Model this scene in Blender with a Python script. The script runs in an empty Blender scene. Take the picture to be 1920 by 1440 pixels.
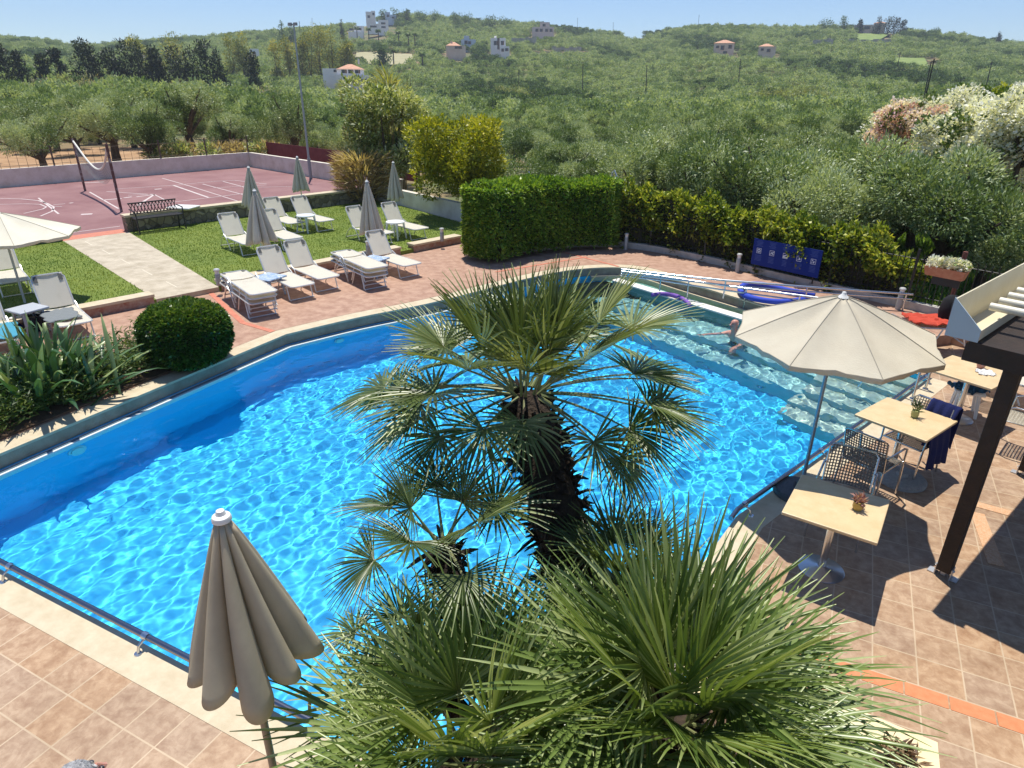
import bpy, bmesh, math, random
import numpy as np
from mathutils import Vector, Matrix
from mathutils.geometry import tessellate_polygon
random.seed(4); RS = np.random.RandomState(4)
sc = bpy.context.scene
COL = sc.collection
A = np.array
# ---------------------------------------------------------------- camera
F, PIT, ROLL, TH, HC = 1241., .4233, -.0093, .459, 4.35
_fw = A([0, math.cos(PIT), -math.sin(PIT)]); _r = A([1., 0, 0]); _dn = np.cross(_fw, _r)
_c, _s = math.cos(ROLL), math.sin(ROLL)
_Z = A([[math.cos(TH), -math.sin(TH), 0], [math.sin(TH), math.cos(TH), 0], [0, 0, 1]])
R = A([_Z @ (_c*_r+_s*_dn), _Z @ (-_s*_r+_c*_dn), _Z @ _fw]); CP = A([0, 0, HC])
def ray(x, y): return ((x-960)/F)*R[0] + ((y-720)/F)*R[1] + R[2]
def U(x, y, z=0.):                      # survey point of the photograph at height z
    d = ray(x, y); t = (z-HC)/d[2]; return Vector(CP + t*d)
def UR(x, y, r):                        # at horizontal distance r
    d = ray(x, y); return Vector(CP + d*r/np.hypot(d[0], d[1]))
cam = bpy.data.cameras.new('camera'); co = bpy.data.objects.new('camera', cam); COL.objects.link(co); sc.camera = co
cam.sensor_width = 36; cam.lens = 36*F/1920; cam.clip_end = 5000; cam.clip_start = .05
co.matrix_world = Matrix(((R[0][0], -R[1][0], -R[2][0], 0), (R[0][1], -R[1][1], -R[2][1], 0), (R[0][2], -R[1][2], -R[2][2], HC), (0, 0, 0, 1)))
# ---------------------------------------------------------------- light
SUN = Vector((-.18, .22, 1)).normalized()
wd = bpy.data.worlds.new('World'); sc.world = wd; wd.use_nodes = True
nt = wd.node_tree; sky = nt.nodes.new('ShaderNodeTexSky'); sky.sky_type = 'NISHITA'; sky.sun_disc = False
sky.sun_elevation = math.asin(SUN.z); sky.sun_rotation = math.atan2(SUN.x, SUN.y)
sky.air_density = 1.0; sky.dust_density = 0; sky.ozone_density = 1.6; sky.altitude = 800
tint = nt.nodes.new('ShaderNodeMixRGB'); tint.blend_type = 'MULTIPLY'; tint.inputs[0].default_value = 1; tint.inputs[2].default_value = (.71, .80, .96, 1)
nt.links.new(sky.outputs[0], tint.inputs[1]); nt.links.new(tint.outputs[0], nt.nodes['Background'].inputs[0]); nt.nodes['Background'].inputs[1].default_value = .09
sl = bpy.data.lights.new('sun', 'SUN'); sl.energy = 3.6; sl.angle = math.radians(.5); sl.color = (1, .955, .86); sl.cycles.is_caustics_light = True
so = bpy.data.objects.new('sun', sl); COL.objects.link(so); so.rotation_euler = SUN.to_track_quat('Z', 'Y').to_euler(); so.location = (0, 0, 60)
sc.view_settings.view_transform = 'Standard'; sc.view_settings.look = 'None'; sc.view_settings.exposure = .62; sc.view_settings.gamma = 1
sc.cycles.use_denoising = True
sc.cycles.max_bounces = 8; sc.cycles.transparent_max_bounces = 12
# ---------------------------------------------------------------- materials
def P(name, col, rough=.6, metal=0, spec=.5, noise=None, bump=0, bscale=40, **kw):
    m = bpy.data.materials.new(name); m.use_nodes = True; n = m.node_tree; b = n.nodes['Principled BSDF']
    b.inputs['Base Color'].default_value = (*col, 1); b.inputs['Roughness'].default_value = rough; b.inputs['Metallic'].default_value = metal
    b.inputs['Specular IOR Level'].default_value = spec
    tc = n.nodes.new('ShaderNodeTexCoord')
    if noise:                            # (scale, colour2, detail[, lo, hi])
        t = n.nodes.new('ShaderNodeTexNoise'); t.inputs['Scale'].default_value = noise[0]; t.inputs['Detail'].default_value = noise[2]; t.inputs['Roughness'].default_value = .65
        n.links.new(tc.outputs['Object'], t.inputs['Vector'])
        cr = n.nodes.new('ShaderNodeValToRGB'); cr.color_ramp.elements[0].color = (*col, 1); cr.color_ramp.elements[1].color = (*noise[1], 1)
        cr.color_ramp.elements[0].position = noise[3] if len(noise) > 3 else .35; cr.color_ramp.elements[1].position = noise[4] if len(noise) > 4 else .65
        n.links.new(t.outputs['Fac'], cr.inputs[0]); n.links.new(cr.outputs[0], b.inputs['Base Color'])
    if bump:
        t2 = n.nodes.new('ShaderNodeTexNoise'); t2.inputs['Scale'].default_value = bscale; t2.inputs['Detail'].default_value = 4
        n.links.new(tc.outputs['Object'], t2.inputs['Vector'])
        bp = n.nodes.new('ShaderNodeBump'); bp.inputs['Strength'].default_value = bump; bp.inputs['Distance'].default_value = .02
        n.links.new(t2.outputs['Fac'], bp.inputs['Height']); n.links.new(bp.outputs[0], b.inputs['Normal'])
    for k, v in kw.items(): b.inputs[k].default_value = v
    return m
def LEAF(name, c0, c1, c2, transl=.3, rough=.5, spec=.4, stops=(.15, .55, .9)):
    """leaf colour from the per-leaf 'tint' attribute, with some light passing through the blade"""
    m = bpy.data.materials.new(name); m.use_nodes = True; n = m.node_tree; b = n.nodes['Principled BSDF']; out = n.nodes['Material Output']
    at = n.nodes.new('ShaderNodeAttribute'); at.attribute_name = 'tint'
    cr = n.nodes.new('ShaderNodeValToRGB'); e = cr.color_ramp.elements; e[0].color = (*c0, 1); e[0].position = stops[0]
    e[1].color = (*c2, 1); e[1].position = stops[2]; k = e.new(stops[1]); k.color = (*c1, 1)
    n.links.new(at.outputs['Fac'], cr.inputs[0]); n.links.new(cr.outputs[0], b.inputs['Base Color'])
    b.inputs['Roughness'].default_value = rough; b.inputs['Specular IOR Level'].default_value = spec
    tr = n.nodes.new('ShaderNodeBsdfTranslucent'); mx = n.nodes.new('ShaderNodeMixShader'); mx.inputs[0].default_value = transl
    g = n.nodes.new('ShaderNodeMixRGB'); g.blend_type = 'MULTIPLY'; g.inputs[0].default_value = 1; g.inputs[2].default_value = (1.3, 1.25, .5, 1)
    n.links.new(cr.outputs[0], g.inputs[1]); n.links.new(g.outputs[0], tr.inputs[0])
    n.links.new(b.outputs[0], mx.inputs[1]); n.links.new(tr.outputs[0], mx.inputs[2]); n.links.new(mx.outputs[0], out.inputs[0])
    return m
def THIN(m, k, tint=(1, .97, .9)):
    n = m.node_tree; b = n.nodes['Principled BSDF']; out = n.nodes['Material Output']; tr = n.nodes.new('ShaderNodeBsdfTranslucent'); mx = n.nodes.new('ShaderNodeMixShader'); mx.inputs[0].default_value = k
    if b.inputs['Base Color'].links: n.links.new(b.inputs['Base Color'].links[0].from_socket, tr.inputs[0])
    else: tr.inputs[0].default_value = b.inputs['Base Color'].default_value
    n.links.new(b.outputs[0], mx.inputs[1]); n.links.new(tr.outputs[0], mx.inputs[2]); n.links.new(mx.outputs[0], out.inputs[0]); return m
# ---------------------------------------------------------------- object helpers
def tag(o, label=None, cat=None, group=None, kind=None):
    for k, v in (('label', label), ('category', cat), ('group', group), ('kind', kind)):
        if v: o[k] = v
    return o
def link(name, me, m, parent=None):
    o = bpy.data.objects.new(name, me); COL.objects.link(o)
    if m: me.materials.append(m)
    if parent: o.parent = parent
    return o
def empty(name, loc, label, cat, group=None, rz=0):
    o = bpy.data.objects.new(name, None); COL.objects.link(o); o.location = loc; o.rotation_euler = (0, 0, rz); o.empty_display_size = .1
    return tag(o, label, cat, group)
def copy_tree(o, loc=None, rz=None, label=None, parent=None, group=None):
    c = o.copy(); COL.objects.link(c); c.parent = parent
    if loc is not None: c.location = loc
    if rz is not None: c.rotation_euler = (0, 0, rz)
    if label: c['label'] = label
    if group: c['group'] = group
    for ch in o.children: copy_tree(ch, parent=c)
    return c
def struct(name, o_or_mb, m=None): 
    o = o_or_mb.build(name, m) if isinstance(o_or_mb, MB) else o_or_mb
    o['kind'] = 'structure'; return o
def npmesh(name, V, Fc, tint=None, smooth=False):
    me = bpy.data.meshes.new(name); V = np.asarray(V, np.float32); Fc = np.asarray(Fc, np.int32); k = Fc.shape[1]
    me.vertices.add(len(V)); me.vertices.foreach_set('co', V.ravel())
    me.loops.add(Fc.size); me.loops.foreach_set('vertex_index', Fc.ravel())
    me.polygons.add(len(Fc)); me.polygons.foreach_set('loop_start', np.arange(len(Fc), dtype=np.int32)*k); me.polygons.foreach_set('loop_total', np.full(len(Fc), k, np.int32))
    if smooth: me.polygons.foreach_set('use_smooth', np.ones(len(Fc), bool))
    me.update(calc_edges=True)
    if tint is not None:
        a = me.attributes.new('tint', 'FLOAT', 'POINT'); a.data.foreach_set('value', np.asarray(tint, np.float32))
    return me
class MB:
    def __init__(s): s.v = []; s.f = []
    def add(s, v, f, M=None):
        n = len(s.v); s.v += [tuple(M @ Vector(p)) if M else tuple(p) for p in v]; s.f += [[i+n for i in q] for q in f]; return s
    def box(s, c, d, rz=0, M=None, rot=None):
        x, y, z = d[0]/2, d[1]/2, d[2]/2
        v = [(-x, -y, -z), (x, -y, -z), (x, y, -z), (-x, y, -z), (-x, -y, z), (x, -y, z), (x, y, z), (-x, y, z)]
        T = Matrix.Translation(c) @ (rot.to_4x4() if rot else Matrix.Rotation(rz, 4, 'Z'))
        return s.add(v, [(3, 2, 1, 0), (4, 5, 6, 7), (0, 1, 5, 4), (1, 2, 6, 5), (2, 3, 7, 6), (3, 0, 4, 7)], (M @ T) if M else T)
    def tube(s, pts, r, n=8, closed=False, M=None, caps=True):
        pts = [Vector(p) for p in pts]; m = len(pts); rs = r if isinstance(r, (list, tuple)) else [r]*m
        b = len(s.v); up = None; ring = []
        for i, p in enumerate(pts):
            a = pts[(i-1) % m] if (i > 0 or closed) else p; c = pts[(i+1) % m] if (i < m-1 or closed) else p
            t = (c-a).normalized()
            if up is None: up = Vector((0, 0, 1)) if abs(t.z) < .9 else Vector((1, 0, 0))
            x = t.cross(up); x = x.normalized() if x.length > 1e-6 else Vector((1, 0, 0)); y = x.cross(t).normalized(); up = y
            for k in range(n):
                q = 2*math.pi*k/n; w = p + (x*math.cos(q)+y*math.sin(q))*rs[i]; s.v.append(tuple(M @ w) if M else tuple(w))
        for i in range(m if closed else m-1):
            for k in range(n):
                i2 = (i+1) % m; s.f.append([b+i*n+k, b+i*n+(k+1) % n, b+i2*n+(k+1) % n, b+i2*n+k])
        if caps and not closed: s.f.append([b+k for k in range(n)][::-1]); s.f.append([b+(m-1)*n+k for k in range(n)])
        return s
    def lathe(s, prof, n=24, c=(0, 0, 0), rfun=None):
        b = len(s.v)
        for i, (r, z) in enumerate(prof):
            for k in range(n):
                q = 2*math.pi*k/n; rr, dz = rfun(i, q, r) if rfun else (r, 0); s.v.append((c[0]+rr*math.cos(q), c[1]+rr*math.sin(q), c[2]+z+dz))
        for i in range(len(prof)-1):
            for k in range(n): s.f.append([b+i*n+k, b+i*n+(k+1) % n, b+(i+1)*n+(k+1) % n, b+(i+1)*n+k])
        return s
    def sheet(s, outer, z, holes=()):
        polys = [[Vector((p[0], p[1], 0)) for p in q] for q in ([outer]+list(holes))]
        flat = [p for q in polys for p in q]; b = len(s.v)
        s.v += [(p.x, p.y, z) for p in flat]
        for t in tessellate_polygon(polys):
            a, c, d = [flat[i] for i in t]; cr = (c-a).cross(d-a).z
            s.f.append([b+i for i in (t if cr > 0 else t[::-1])])
        return s
    def prism(s, outer, z0, z1):
        s.sheet(outer, z1); n = len(outer); b = len(s.v); ar = sum(outer[i][0]*outer[(i+1) % n][1]-outer[(i+1) % n][0]*outer[i][1] for i in range(n))
        s.v += [(p[0], p[1], z0) for p in outer]+[(p[0], p[1], z1) for p in outer]
        for i in range(n):
            j = (i+1) % n; q = [b+i, b+j, b+n+j, b+n+i]; s.f.append(q if ar > 0 else q[::-1])
        return s
    def band(s, a, b_, z0, z1):          # strip between two open polylines with sides
        n = len(a); o = len(s.v)
        s.v += [(p[0], p[1], z1) for p in a]+[(p[0], p[1], z1) for p in b_]+[(p[0], p[1], z0) for p in a]+[(p[0], p[1], z0) for p in b_]
        for i in range(n-1):
            s.f += [[o+i, o+i+1, o+n+i+1, o+n+i], [o+i, o+i+1, o+2*n+i+1, o+2*n+i], [o+n+i, o+n+i+1, o+3*n+i+1, o+3*n+i]]
        s.f += [[o, o+n, o+3*n, o+2*n], [o+n-1, o+2*n-1, o+4*n-1, o+3*n-1]]
        return s
    def build(s, name, m, parent=None, smooth=False, bevel=0, auto=None):
        me = bpy.data.meshes.new(name); me.from_pydata(s.v, [], s.f)
        if bevel or smooth:
            bm = bmesh.new(); bm.from_mesh(me); bmesh.ops.recalc_face_normals(bm, faces=bm.faces)
            if bevel:
                bmesh.ops.bevel(bm, geom=[e for e in bm.edges if len(e.link_faces) == 2 and e.calc_face_angle(0) > .6], offset=bevel, segments=2, affect='EDGES', profile=.5)
            bm.to_mesh(me); bm.free()
        if smooth:
            for p in me.polygons: p.use_smooth = True
            try: me.set_sharp_from_angle(angle=math.radians(auto or 40))
            except Exception: pass
        return link(name, me, m, parent)
def offset(line, d):
    """open polyline shifted sideways by d (left of travel is positive)"""
    out = []
    L = [Vector((p[0], p[1])) for p in line]
    for i, p in enumerate(L):
        a = (L[i]-L[i-1]).normalized() if i else (L[1]-L[0]).normalized(); b = (L[i+1]-L[i]).normalized() if i < len(L)-1 else a
        t = (a+b).normalized(); n = Vector((-t.y, t.x)); k = 1/max(.5, t.dot(a)); out.append(tuple(p+n*d*k))
    return out
def smooth_line(pts, k=6):
    pts = [Vector(p) for p in pts]; out = []
    for i in range(len(pts)-1):
        p0, p1, p2, p3 = pts[max(i-1, 0)], pts[i], pts[i+1], pts[min(i+2, len(pts)-1)]
        for j in range(k):
            t = j/k; out.append(.5*((2*p1)+(-p0+p2)*t+(2*p0-5*p1+4*p2-p3)*t*t+(-p0+3*p1-3*p2+p3)*t**3))
    return out+[pts[-1]]
# ---------------------------------------------------------------- material set
def grid_mat(name, x0, y0, T, c0, c1, grout, ns=9, w=.012):
    m = P(name, c0, .55, noise=(ns, c1, 6, .36, .62), bump=.12, bscale=30); n = m.node_tree; b = n.nodes['Principled BSDF']
    geo = n.nodes.new('ShaderNodeNewGeometry'); sp = n.nodes.new('ShaderNodeSeparateXYZ'); n.links.new(geo.outputs['Position'], sp.inputs[0])
    def M(op, a, bb=None, c=None):
        q = n.nodes.new('ShaderNodeMath'); q.operation = op
        for i, v in enumerate((a, bb, c)):
            if v is None: continue
            if isinstance(v, (int, float)): q.inputs[i].default_value = v
            else: n.links.new(v, q.inputs[i])
        return q.outputs[0]
    fx = M('DIVIDE', M('SUBTRACT', sp.outputs[0], x0), T)
    yy = M('SUBTRACT', sp.outputs[1], y0); up = M('GREATER_THAN', yy, -.07); ys = M('ADD', yy, M('MULTIPLY', M('SUBTRACT', 1, up), .15)) 
    fy = M('DIVIDE', ys, T)
    def edge(f): return M('LESS_THAN', M('MINIMUM', M('FRACT', f), M('SUBTRACT', 1, M('FRACT', f))), w/T/2)
    e = M('MAXIMUM', edge(fx), edge(fy))
    # each tile its own tone
    wn = n.nodes.new('ShaderNodeTexWhiteNoise'); wn.noise_dimensions = '2D'; cb = n.nodes.new('ShaderNodeCombineXYZ')
    n.links.new(M('FLOOR', fx), cb.inputs[0]); n.links.new(M('FLOOR', fy), cb.inputs[1]); n.links.new(cb.outputs[0], wn.inputs[0])
    src = b.inputs['Base Color'].links[0].from_socket
    # veining
    vn = n.nodes.new('ShaderNodeTexNoise'); vn.inputs['Scale'].default_value = 7; vn.inputs['Detail'].default_value = 5; vn.inputs['Distortion'].default_value = 2.2
    of = n.nodes.new('ShaderNodeVectorMath'); of.operation = 'ADD'; n.links.new(geo.outputs['Position'], of.inputs[0]); n.links.new(wn.outputs['Color'], of.inputs[1]); n.links.new(of.outputs[0], vn.inputs['Vector'])
    vr = n.nodes.new('ShaderNodeValToRGB'); vr.color_ramp.elements[0].position = .46; vr.color_ramp.elements[1].position = .54
    vr.color_ramp.elements[0].color = (.86, .80, .76, 1); vr.color_ramp.elements[1].color = (1.06, 1.06, 1.06, 1); n.links.new(vn.outputs['Fac'], vr.inputs[0])
    dn = n.nodes.new('ShaderNodeTexNoise'); dn.inputs['Scale'].default_value = .9; dn.inputs['Detail'].default_value = 7; dn.inputs['Roughness'].default_value = .7; n.links.new(geo.outputs['Position'], dn.inputs['Vector'])
    dr_ = n.nodes.new('ShaderNodeValToRGB'); dr_.color_ramp.elements[0].position = .36; dr_.color_ramp.elements[1].position = .56; dr_.color_ramp.elements[0].color = (.80, .78, .75, 1); dr_.color_ramp.elements[1].color = (1, 1, 1, 1); n.links.new(dn.outputs['Fac'], dr_.inputs[0])
    md0 = n.nodes.new('ShaderNodeMixRGB'); md0.blend_type = 'MULTIPLY'; md0.inputs[0].default_value = .8; n.links.new(src, md0.inputs[1]); n.links.new(dr_.outputs[0], md0.inputs[2]); src = md0.outputs[0]
    m0 = n.nodes.new('ShaderNodeMixRGB'); m0.blend_type = 'MULTIPLY'; m0.inputs[0].default_value = .55; n.links.new(src, m0.inputs[1]); n.links.new(vr.outputs[0], m0.inputs[2])
    hs = n.nodes.new('ShaderNodeHueSaturation'); n.links.new(m0.outputs[0], hs.inputs['Color']); n.links.new(M('ADD', M('MULTIPLY', wn.outputs['Value'], .12), .94), hs.inputs['Value'])
    n.links.new(M('ADD', M('MULTIPLY', wn.outputs['Value'], .15), .95), hs.inputs['Saturation'])
    mx = n.nodes.new('ShaderNodeMixRGB'); n.links.new(e, mx.inputs[0]); n.links.new(hs.outputs[0], mx.inputs[1]); gm_ = n.nodes.new('ShaderNodeMixRGB'); gm_.blend_type = 'MULTIPLY'; gm_.inputs[0].default_value = 1; gm_.inputs[1].default_value = (*grout, 1); n.links.new(dr_.outputs[0], gm_.inputs[2]); n.links.new(gm_.outputs[0], mx.inputs[2])
    n.links.new(mx.outputs[0], b.inputs['Base Color']); return m
TILE = grid_mat('terrace_tile', .90, 4.905, .33, (.345, .215, .13), (.48, .335, .22), (.54, .41, .275))
COPE = P('cream_coping', (.52, .43, .29), .7, noise=(6, (.62, .53, .38), 6), bump=.1)
GROUT = P('grey_render', (.27, .225, .165), .8, noise=(5, (.37, .32, .24), 6), bump=.2)
PAVE = P('stamped_paving', (.33, .185, .125), .75, noise=(5, (.46, .29, .205), 8, .38, .62), bump=.35, bscale=12)
REDP = P('red_paving', (.50, .16, .10), .75, noise=(10, (.58, .22, .14), 4))
TERRA = P('terracotta_tile', (.58, .20, .08), .6, noise=(14, (.64, .25, .11), 4))
COURT = P('court_paint', (.215, .098, .100), .85, noise=(.5, (.31, .17, .165), 7, .35, .68), bump=.1)
LINE = P('court_line', (.60, .52, .50), .8, noise=(3, (.45, .33, .33), 5, .55, .8))
STEEL = P('steel', (.62, .64, .66), .22, 1); ALU = P('painted_alu', (.72, .71, .68), .35, .5)
DKRAIL = P('dark_steel', (.30, .30, .33), .22, 1)
WHITE = P('white_plastic', (.84, .83, .79), .4); WSLING = P('white_sling', (.86, .82, .72), .65, bump=.1, bscale=300, noise=(2.5, (.78, .74, .64), 4, .5, .75))
CREAMC = P('parasol_canvas', (.66, .605, .48), .85, noise=(2.5, (.60, .54, .42), 5), bump=.15, bscale=60)
GREYC = P('grey_canvas', (.78, .72, .59), .85, noise=(2.5, (.71, .65, .52), 5), bump=.15, bscale=60); THIN(GREYC, .3); THIN(WSLING, .42); THIN(CREAMC, .15)
TABLE = P('table_laminate', (.62, .45, .24), .42, noise=(7, (.70, .53, .31), 5), bump=.03)
STONEW = None
BLUET = P('pool_blue', (.013, .56, .92), .5, noise=(1.2, (.018, .60, .94), 3))
SHELF = P('pale_tile', (.20, .46, .46), .5, noise=(4, (.27, .52, .50), 4))
LAWN = P('lawn_turf', (.105, .165, .018), .9, noise=(1.6, (.19, .24, .035), 8, .3, .7), bump=.6, bscale=90)
SOIL = P('bed_soil', (.09, .055, .03), .95, noise=(8, (.16, .10, .06), 6), bump=.6)
WHTW = P('white_render', (.60, .53, .42), .85, noise=(2.2, (.76, .70, .60), 6, .3, .6), bump=.2)
BLACK = P('black_iron', (.015, .015, .015), .5); WOODD = P('dark_wood', (.014, .007, .004), .6, noise=(9, (.028, .014, .008), 5), bump=.3)
def stone_mat():
    m = P('rubble_stone', (.2, .17, .12), .9); n = m.node_tree; b = n.nodes['Principled BSDF']; tc = n.nodes.new('ShaderNodeTexCoord')
    v = n.nodes.new('ShaderNodeTexVoronoi'); v.inputs['Scale'].default_value = 5; n.links.new(tc.outputs['Object'], v.inputs['Vector'])
    v2 = n.nodes.new('ShaderNodeTexVoronoi'); v2.feature = 'DISTANCE_TO_EDGE'; v2.inputs['Scale'].default_value = 5; n.links.new(tc.outputs['Object'], v2.inputs['Vector'])
    c = n.nodes.new('ShaderNodeValToRGB'); c.color_ramp.elements[0].color = (.10, .085, .06, 1); c.color_ramp.elements[1].color = (.38, .33, .24, 1)
    sp = n.nodes.new('ShaderNodeSeparateColor'); n.links.new(v.outputs['Color'], sp.inputs[0]); n.links.new(sp.outputs[0], c.inputs[0])
    e = n.nodes.new('ShaderNodeValToRGB'); e.color_ramp.elements[0].position = .02; e.color_ramp.elements[1].position = .09; n.links.new(v2.outputs['Distance'], e.inputs[0])
    mx = n.nodes.new('ShaderNodeMixRGB'); n.links.new(e.outputs[0], mx.inputs[0]); mx.inputs[1].default_value = (.19, .165, .125, 1); n.links.new(c.outputs[0], mx.inputs[2]); n.links.new(mx.outputs[0], b.inputs['Base Color'])
    bp = n.nodes.new('ShaderNodeBump'); bp.inputs['Strength'].default_value = .8; bp.inputs['Distance'].default_value = .04; n.links.new(e.outputs[0], bp.inputs['Height']); n.links.new(bp.outputs[0], b.inputs['Normal']); return m
STONEW = stone_mat()
# ================================================================ TERRAIN
SKX = [(-3000, 70), (-500, 66), (0, 68), (100, 75), (150, 86), (165, 86), (280, 76), (400, 68), (550, 54), (650, 46), (720, 31), (760, 27), (850, 31), (900, 37), (1000, 44), (1100, 56), (1180, 64), (1250, 53), (1310, 46), (1450, 50), (1550, 50), (1640, 54), (1720, 60), (1800, 70), (1860, 79), (1920, 83), (2400, 95), (5000, 100)]
def canopy_z(x, y):
    """height of the tree canopy seen over the valley"""
    az = np.arctan2(x, y) + TH; r = np.hypot(x, y); px = 960+F*np.tan(np.clip(az, -1.2, 1.2))/math.cos(PIT)
    sky_ = np.interp(px, [a for a, b in SKX], [b for a, b in SKX]); t = np.clip((px-250)/500, 0, 1)
    yc = np.interp(r, [20, 28, 40, 60, 90, 130, 180, 250, 320, 400, 480], [330, 285, 258, 236, 212, 194, 178, 152, 124, 95, 68])
    yl = np.interp(r, [20, 34, 45, 70, 100, 150, 200, 300, 480], [300, 238, 200, 180, 166, 152, 140, 122, 90])
    yy = yc*t+yl*(1-t)
    k = np.clip((r-330)/230, 0, 1); k2 = np.clip((yy-62)/110, 0, 1)
    ys = np.where(r > 180, np.interp(r, [180, 250, 320, 400, 480, 560], [0, .24, .47, .68, .87, 1.0]), 0)
    y0 = 178*t+145*(1-t); yh = y0+(sky_-y0)*ys
    y2 = np.where(r > 180, yh, yy)
    def elev(y): return ray(px[..., None], np.asarray(y)[..., None])
    d = elev(y2); z = HC+d[..., 2]/np.hypot(d[..., 0], d[..., 1])*r
    d = elev(sky_+0*px); z6 = HC+d[..., 2]/np.hypot(d[..., 0], d[..., 1])*560
    return np.where(r > 560, z6-(r-560)*.06, z)
def terr(x, y):
    x = np.asarray(x, float); y = np.asarray(y, float); r = np.hypot(x, y)
    z = canopy_z(x, y)-3.2
    az = np.arctan2(x, y)+TH; px = 960+F*np.tan(np.clip(az, -1.2, 1.2))/math.cos(PIT); t = np.clip((px-250)/500, 0, 1)
    near = -.5*t+.0*(1-t); k = np.clip((r-(30*t+48*(1-t)))/30, 0, 1); z = near*(1-k)+z*k
    tr_ = np.clip((px-900)/500, 0, 1)
    base = -2.3; k = np.clip((r-(12.5+0*t))/3.0, 0, 1); lim = np.where((r < 16.5), 1, 0)
    return np.where(r < 16.5, base+(z-base)*k, z)
def T(x, y): return float(terr(x, y))
def rof(px, py):
    """distance at which the valley canopy is seen at this survey point"""
    s_ = np.interp(px, [a for a, b in SKX], [b for a, b in SKX]); t = min(1, max(0, (px-250)/500)); y0 = 178*t+145*(1-t)
    return float(np.interp((py-y0)/(s_-y0), [0, .24, .47, .68, .87, 1.0], [180, 250, 320, 400, 480, 560]))
HOLES = [[(672, 64), (752, 62), (752, 30), (672, 34)], [(655, 112), (790, 116), (786, 90), (662, 88)], [(1570, 76), (1645, 78), (1675, 54), (1590, 52)], [(1645, 118), (1750, 122), (1740, 100), (1660, 99)], [(600, 168), (695, 168), (695, 145), (605, 145)], [(832, 112), (890, 112), (890, 88), (835, 88)], [(915, 108), (962, 108), (962, 90), (918, 88)], [(990, 72), (1045, 72), (1045, 55), (992, 55)], [(1332, 108), (1380, 108), (1380, 88), (1334, 88)], [(1416, 114), (1458, 114), (1458, 94), (1418, 94)], [(655, 75), (735, 75), (735, 56), (655, 52)], [(880, 135), (1010, 139), (1010, 133), (880, 129)], [(1280, 128), (1480, 132), (1480, 127), (1280, 123)], [(1000, 98), (1100, 100), (1100, 90), (1000, 88)], [(1150, 70), (1200, 76), (1210, 62), (1160, 58)]]
azs = np.concatenate([np.linspace(-math.pi-TH, -1.0-TH, 26)[:-1], np.linspace(-1.0-TH, 1.0-TH, 260), np.linspace(1.0-TH, math.pi-TH, 26)[1:]])
rs = np.concatenate([np.linspace(2, 30, 40), np.geomspace(31, 560, 120), np.linspace(575, 1500, 12)])
AZ, RR = np.meshgrid(azs, rs); X = RR*np.sin(AZ); Y = RR*np.cos(AZ); Zt = terr(X, Y)
Zt += (np.sin(X*.21+1)*np.cos(Y*.17)+np.sin(X*.063)*np.cos(Y*.05+2)*2)*np.clip((RR-60)/200, 0, 1)*.5
ii = np.arange(X.size).reshape(X.shape); Fq = np.stack([ii[:-1, :-1], ii[:-1, 1:], ii[1:, 1:], ii[1:, :-1]], -1).reshape(-1, 4)[:, ::-1]
GROUND = P('dry_ground', (.26, .17, .09), .95, noise=(.10, (.10, .13, .045), 8, .40, .58), bump=.5, bscale=1.5)
g = GROUND.node_tree   # orange dirt near the left, green weeds right
gm = link('terrain', npmesh('terrain', np.stack([X, Y, Zt], -1).reshape(-1, 3), Fq, smooth=True), GROUND); gm['kind'] = 'structure'
V = []; n1, n2 = 60, 60
for i in range(n1+1):
    for j in range(n2+1):
        az_ = math.atan((-260+i*1000/n1-960)/F*math.cos(PIT))-TH; r_ = 35+j*24/n2; x_, y_ = r_*math.sin(az_), r_*math.cos(az_); V.append((x_, y_, T(x_, y_)+.05))
DF = [[i*(n2+1)+j, i*(n2+1)+j+1, (i+1)*(n2+1)+j+1, (i+1)*(n2+1)+j] for i in range(n1) for j in range(n2)]
dso = link('dirt_ground', npmesh('dirt_ground', V, DF, smooth=True), P('orange_dirt', (.30, .17, .085), .95, noise=(.6, (.46, .29, .16), 8), bump=.5, bscale=3)); dso['kind'] = 'structure'
# ================================================================ POOL
WZ = -.05; ZB = .2; ZL = .3
K = Vector((1.74, 12.1)); ua = Vector((-.90, .436)).normalized(); vb = Vector((-.365, -.931)).normalized()
def kp(a, b): p = K+ua*a+vb*b; return (p.x, p.y)
right_edge = [(p.x, p.y) for p in smooth_line([(-1.5, 2.4, 0), (-1.12, 2.75, 0), (-.92, 3.3, 0), (-.80, 4.2, 0), (-.66, 5.4, 0), (-.46, 6.6, 0)], 4)]+[(.92, 10.03), (1.74, 12.1)]
backl = [(p.x, p.y) for p in smooth_line([(-8.74, 8.34, 0), (-8.2, 9.7, 0), (-7.5, 11.1, 0), (-6.95, 12.6, 0), (-6.5, 13.9, 0), (-5.9, 15.1, 0), (-5.1, 15.85, 0), (-4.3, 16.0, 0), (-3.2, 15.4, 0), (-1.7, 14.6, 0), (-.75, 14.05, 0)], 4)]
left_back = [(-8.74, 2.4)]+backl                      # the raised side
rampend = kp(2.6, -.35)
pool_poly = [(-8.74, 2.4)]+right_edge+[kp(2.4, 0), (-.75, 14.05)]+backl[::-1][1:]
floor = MB(); floor.sheet(pool_poly, -1.5)
fl = struct('pool_floor', floor, BLUET)
w = MB(); n = len(pool_poly)
for i in range(n):
    a, b = pool_poly[i], pool_poly[(i+1) % n]; w.add([(a[0], a[1], -1.5), (b[0], b[1], -1.5), (b[0], b[1], -.012), (a[0], a[1], -.012)], [(0, 1, 2, 3)])
wl = struct('pool_wall', w, BLUET)
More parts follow.
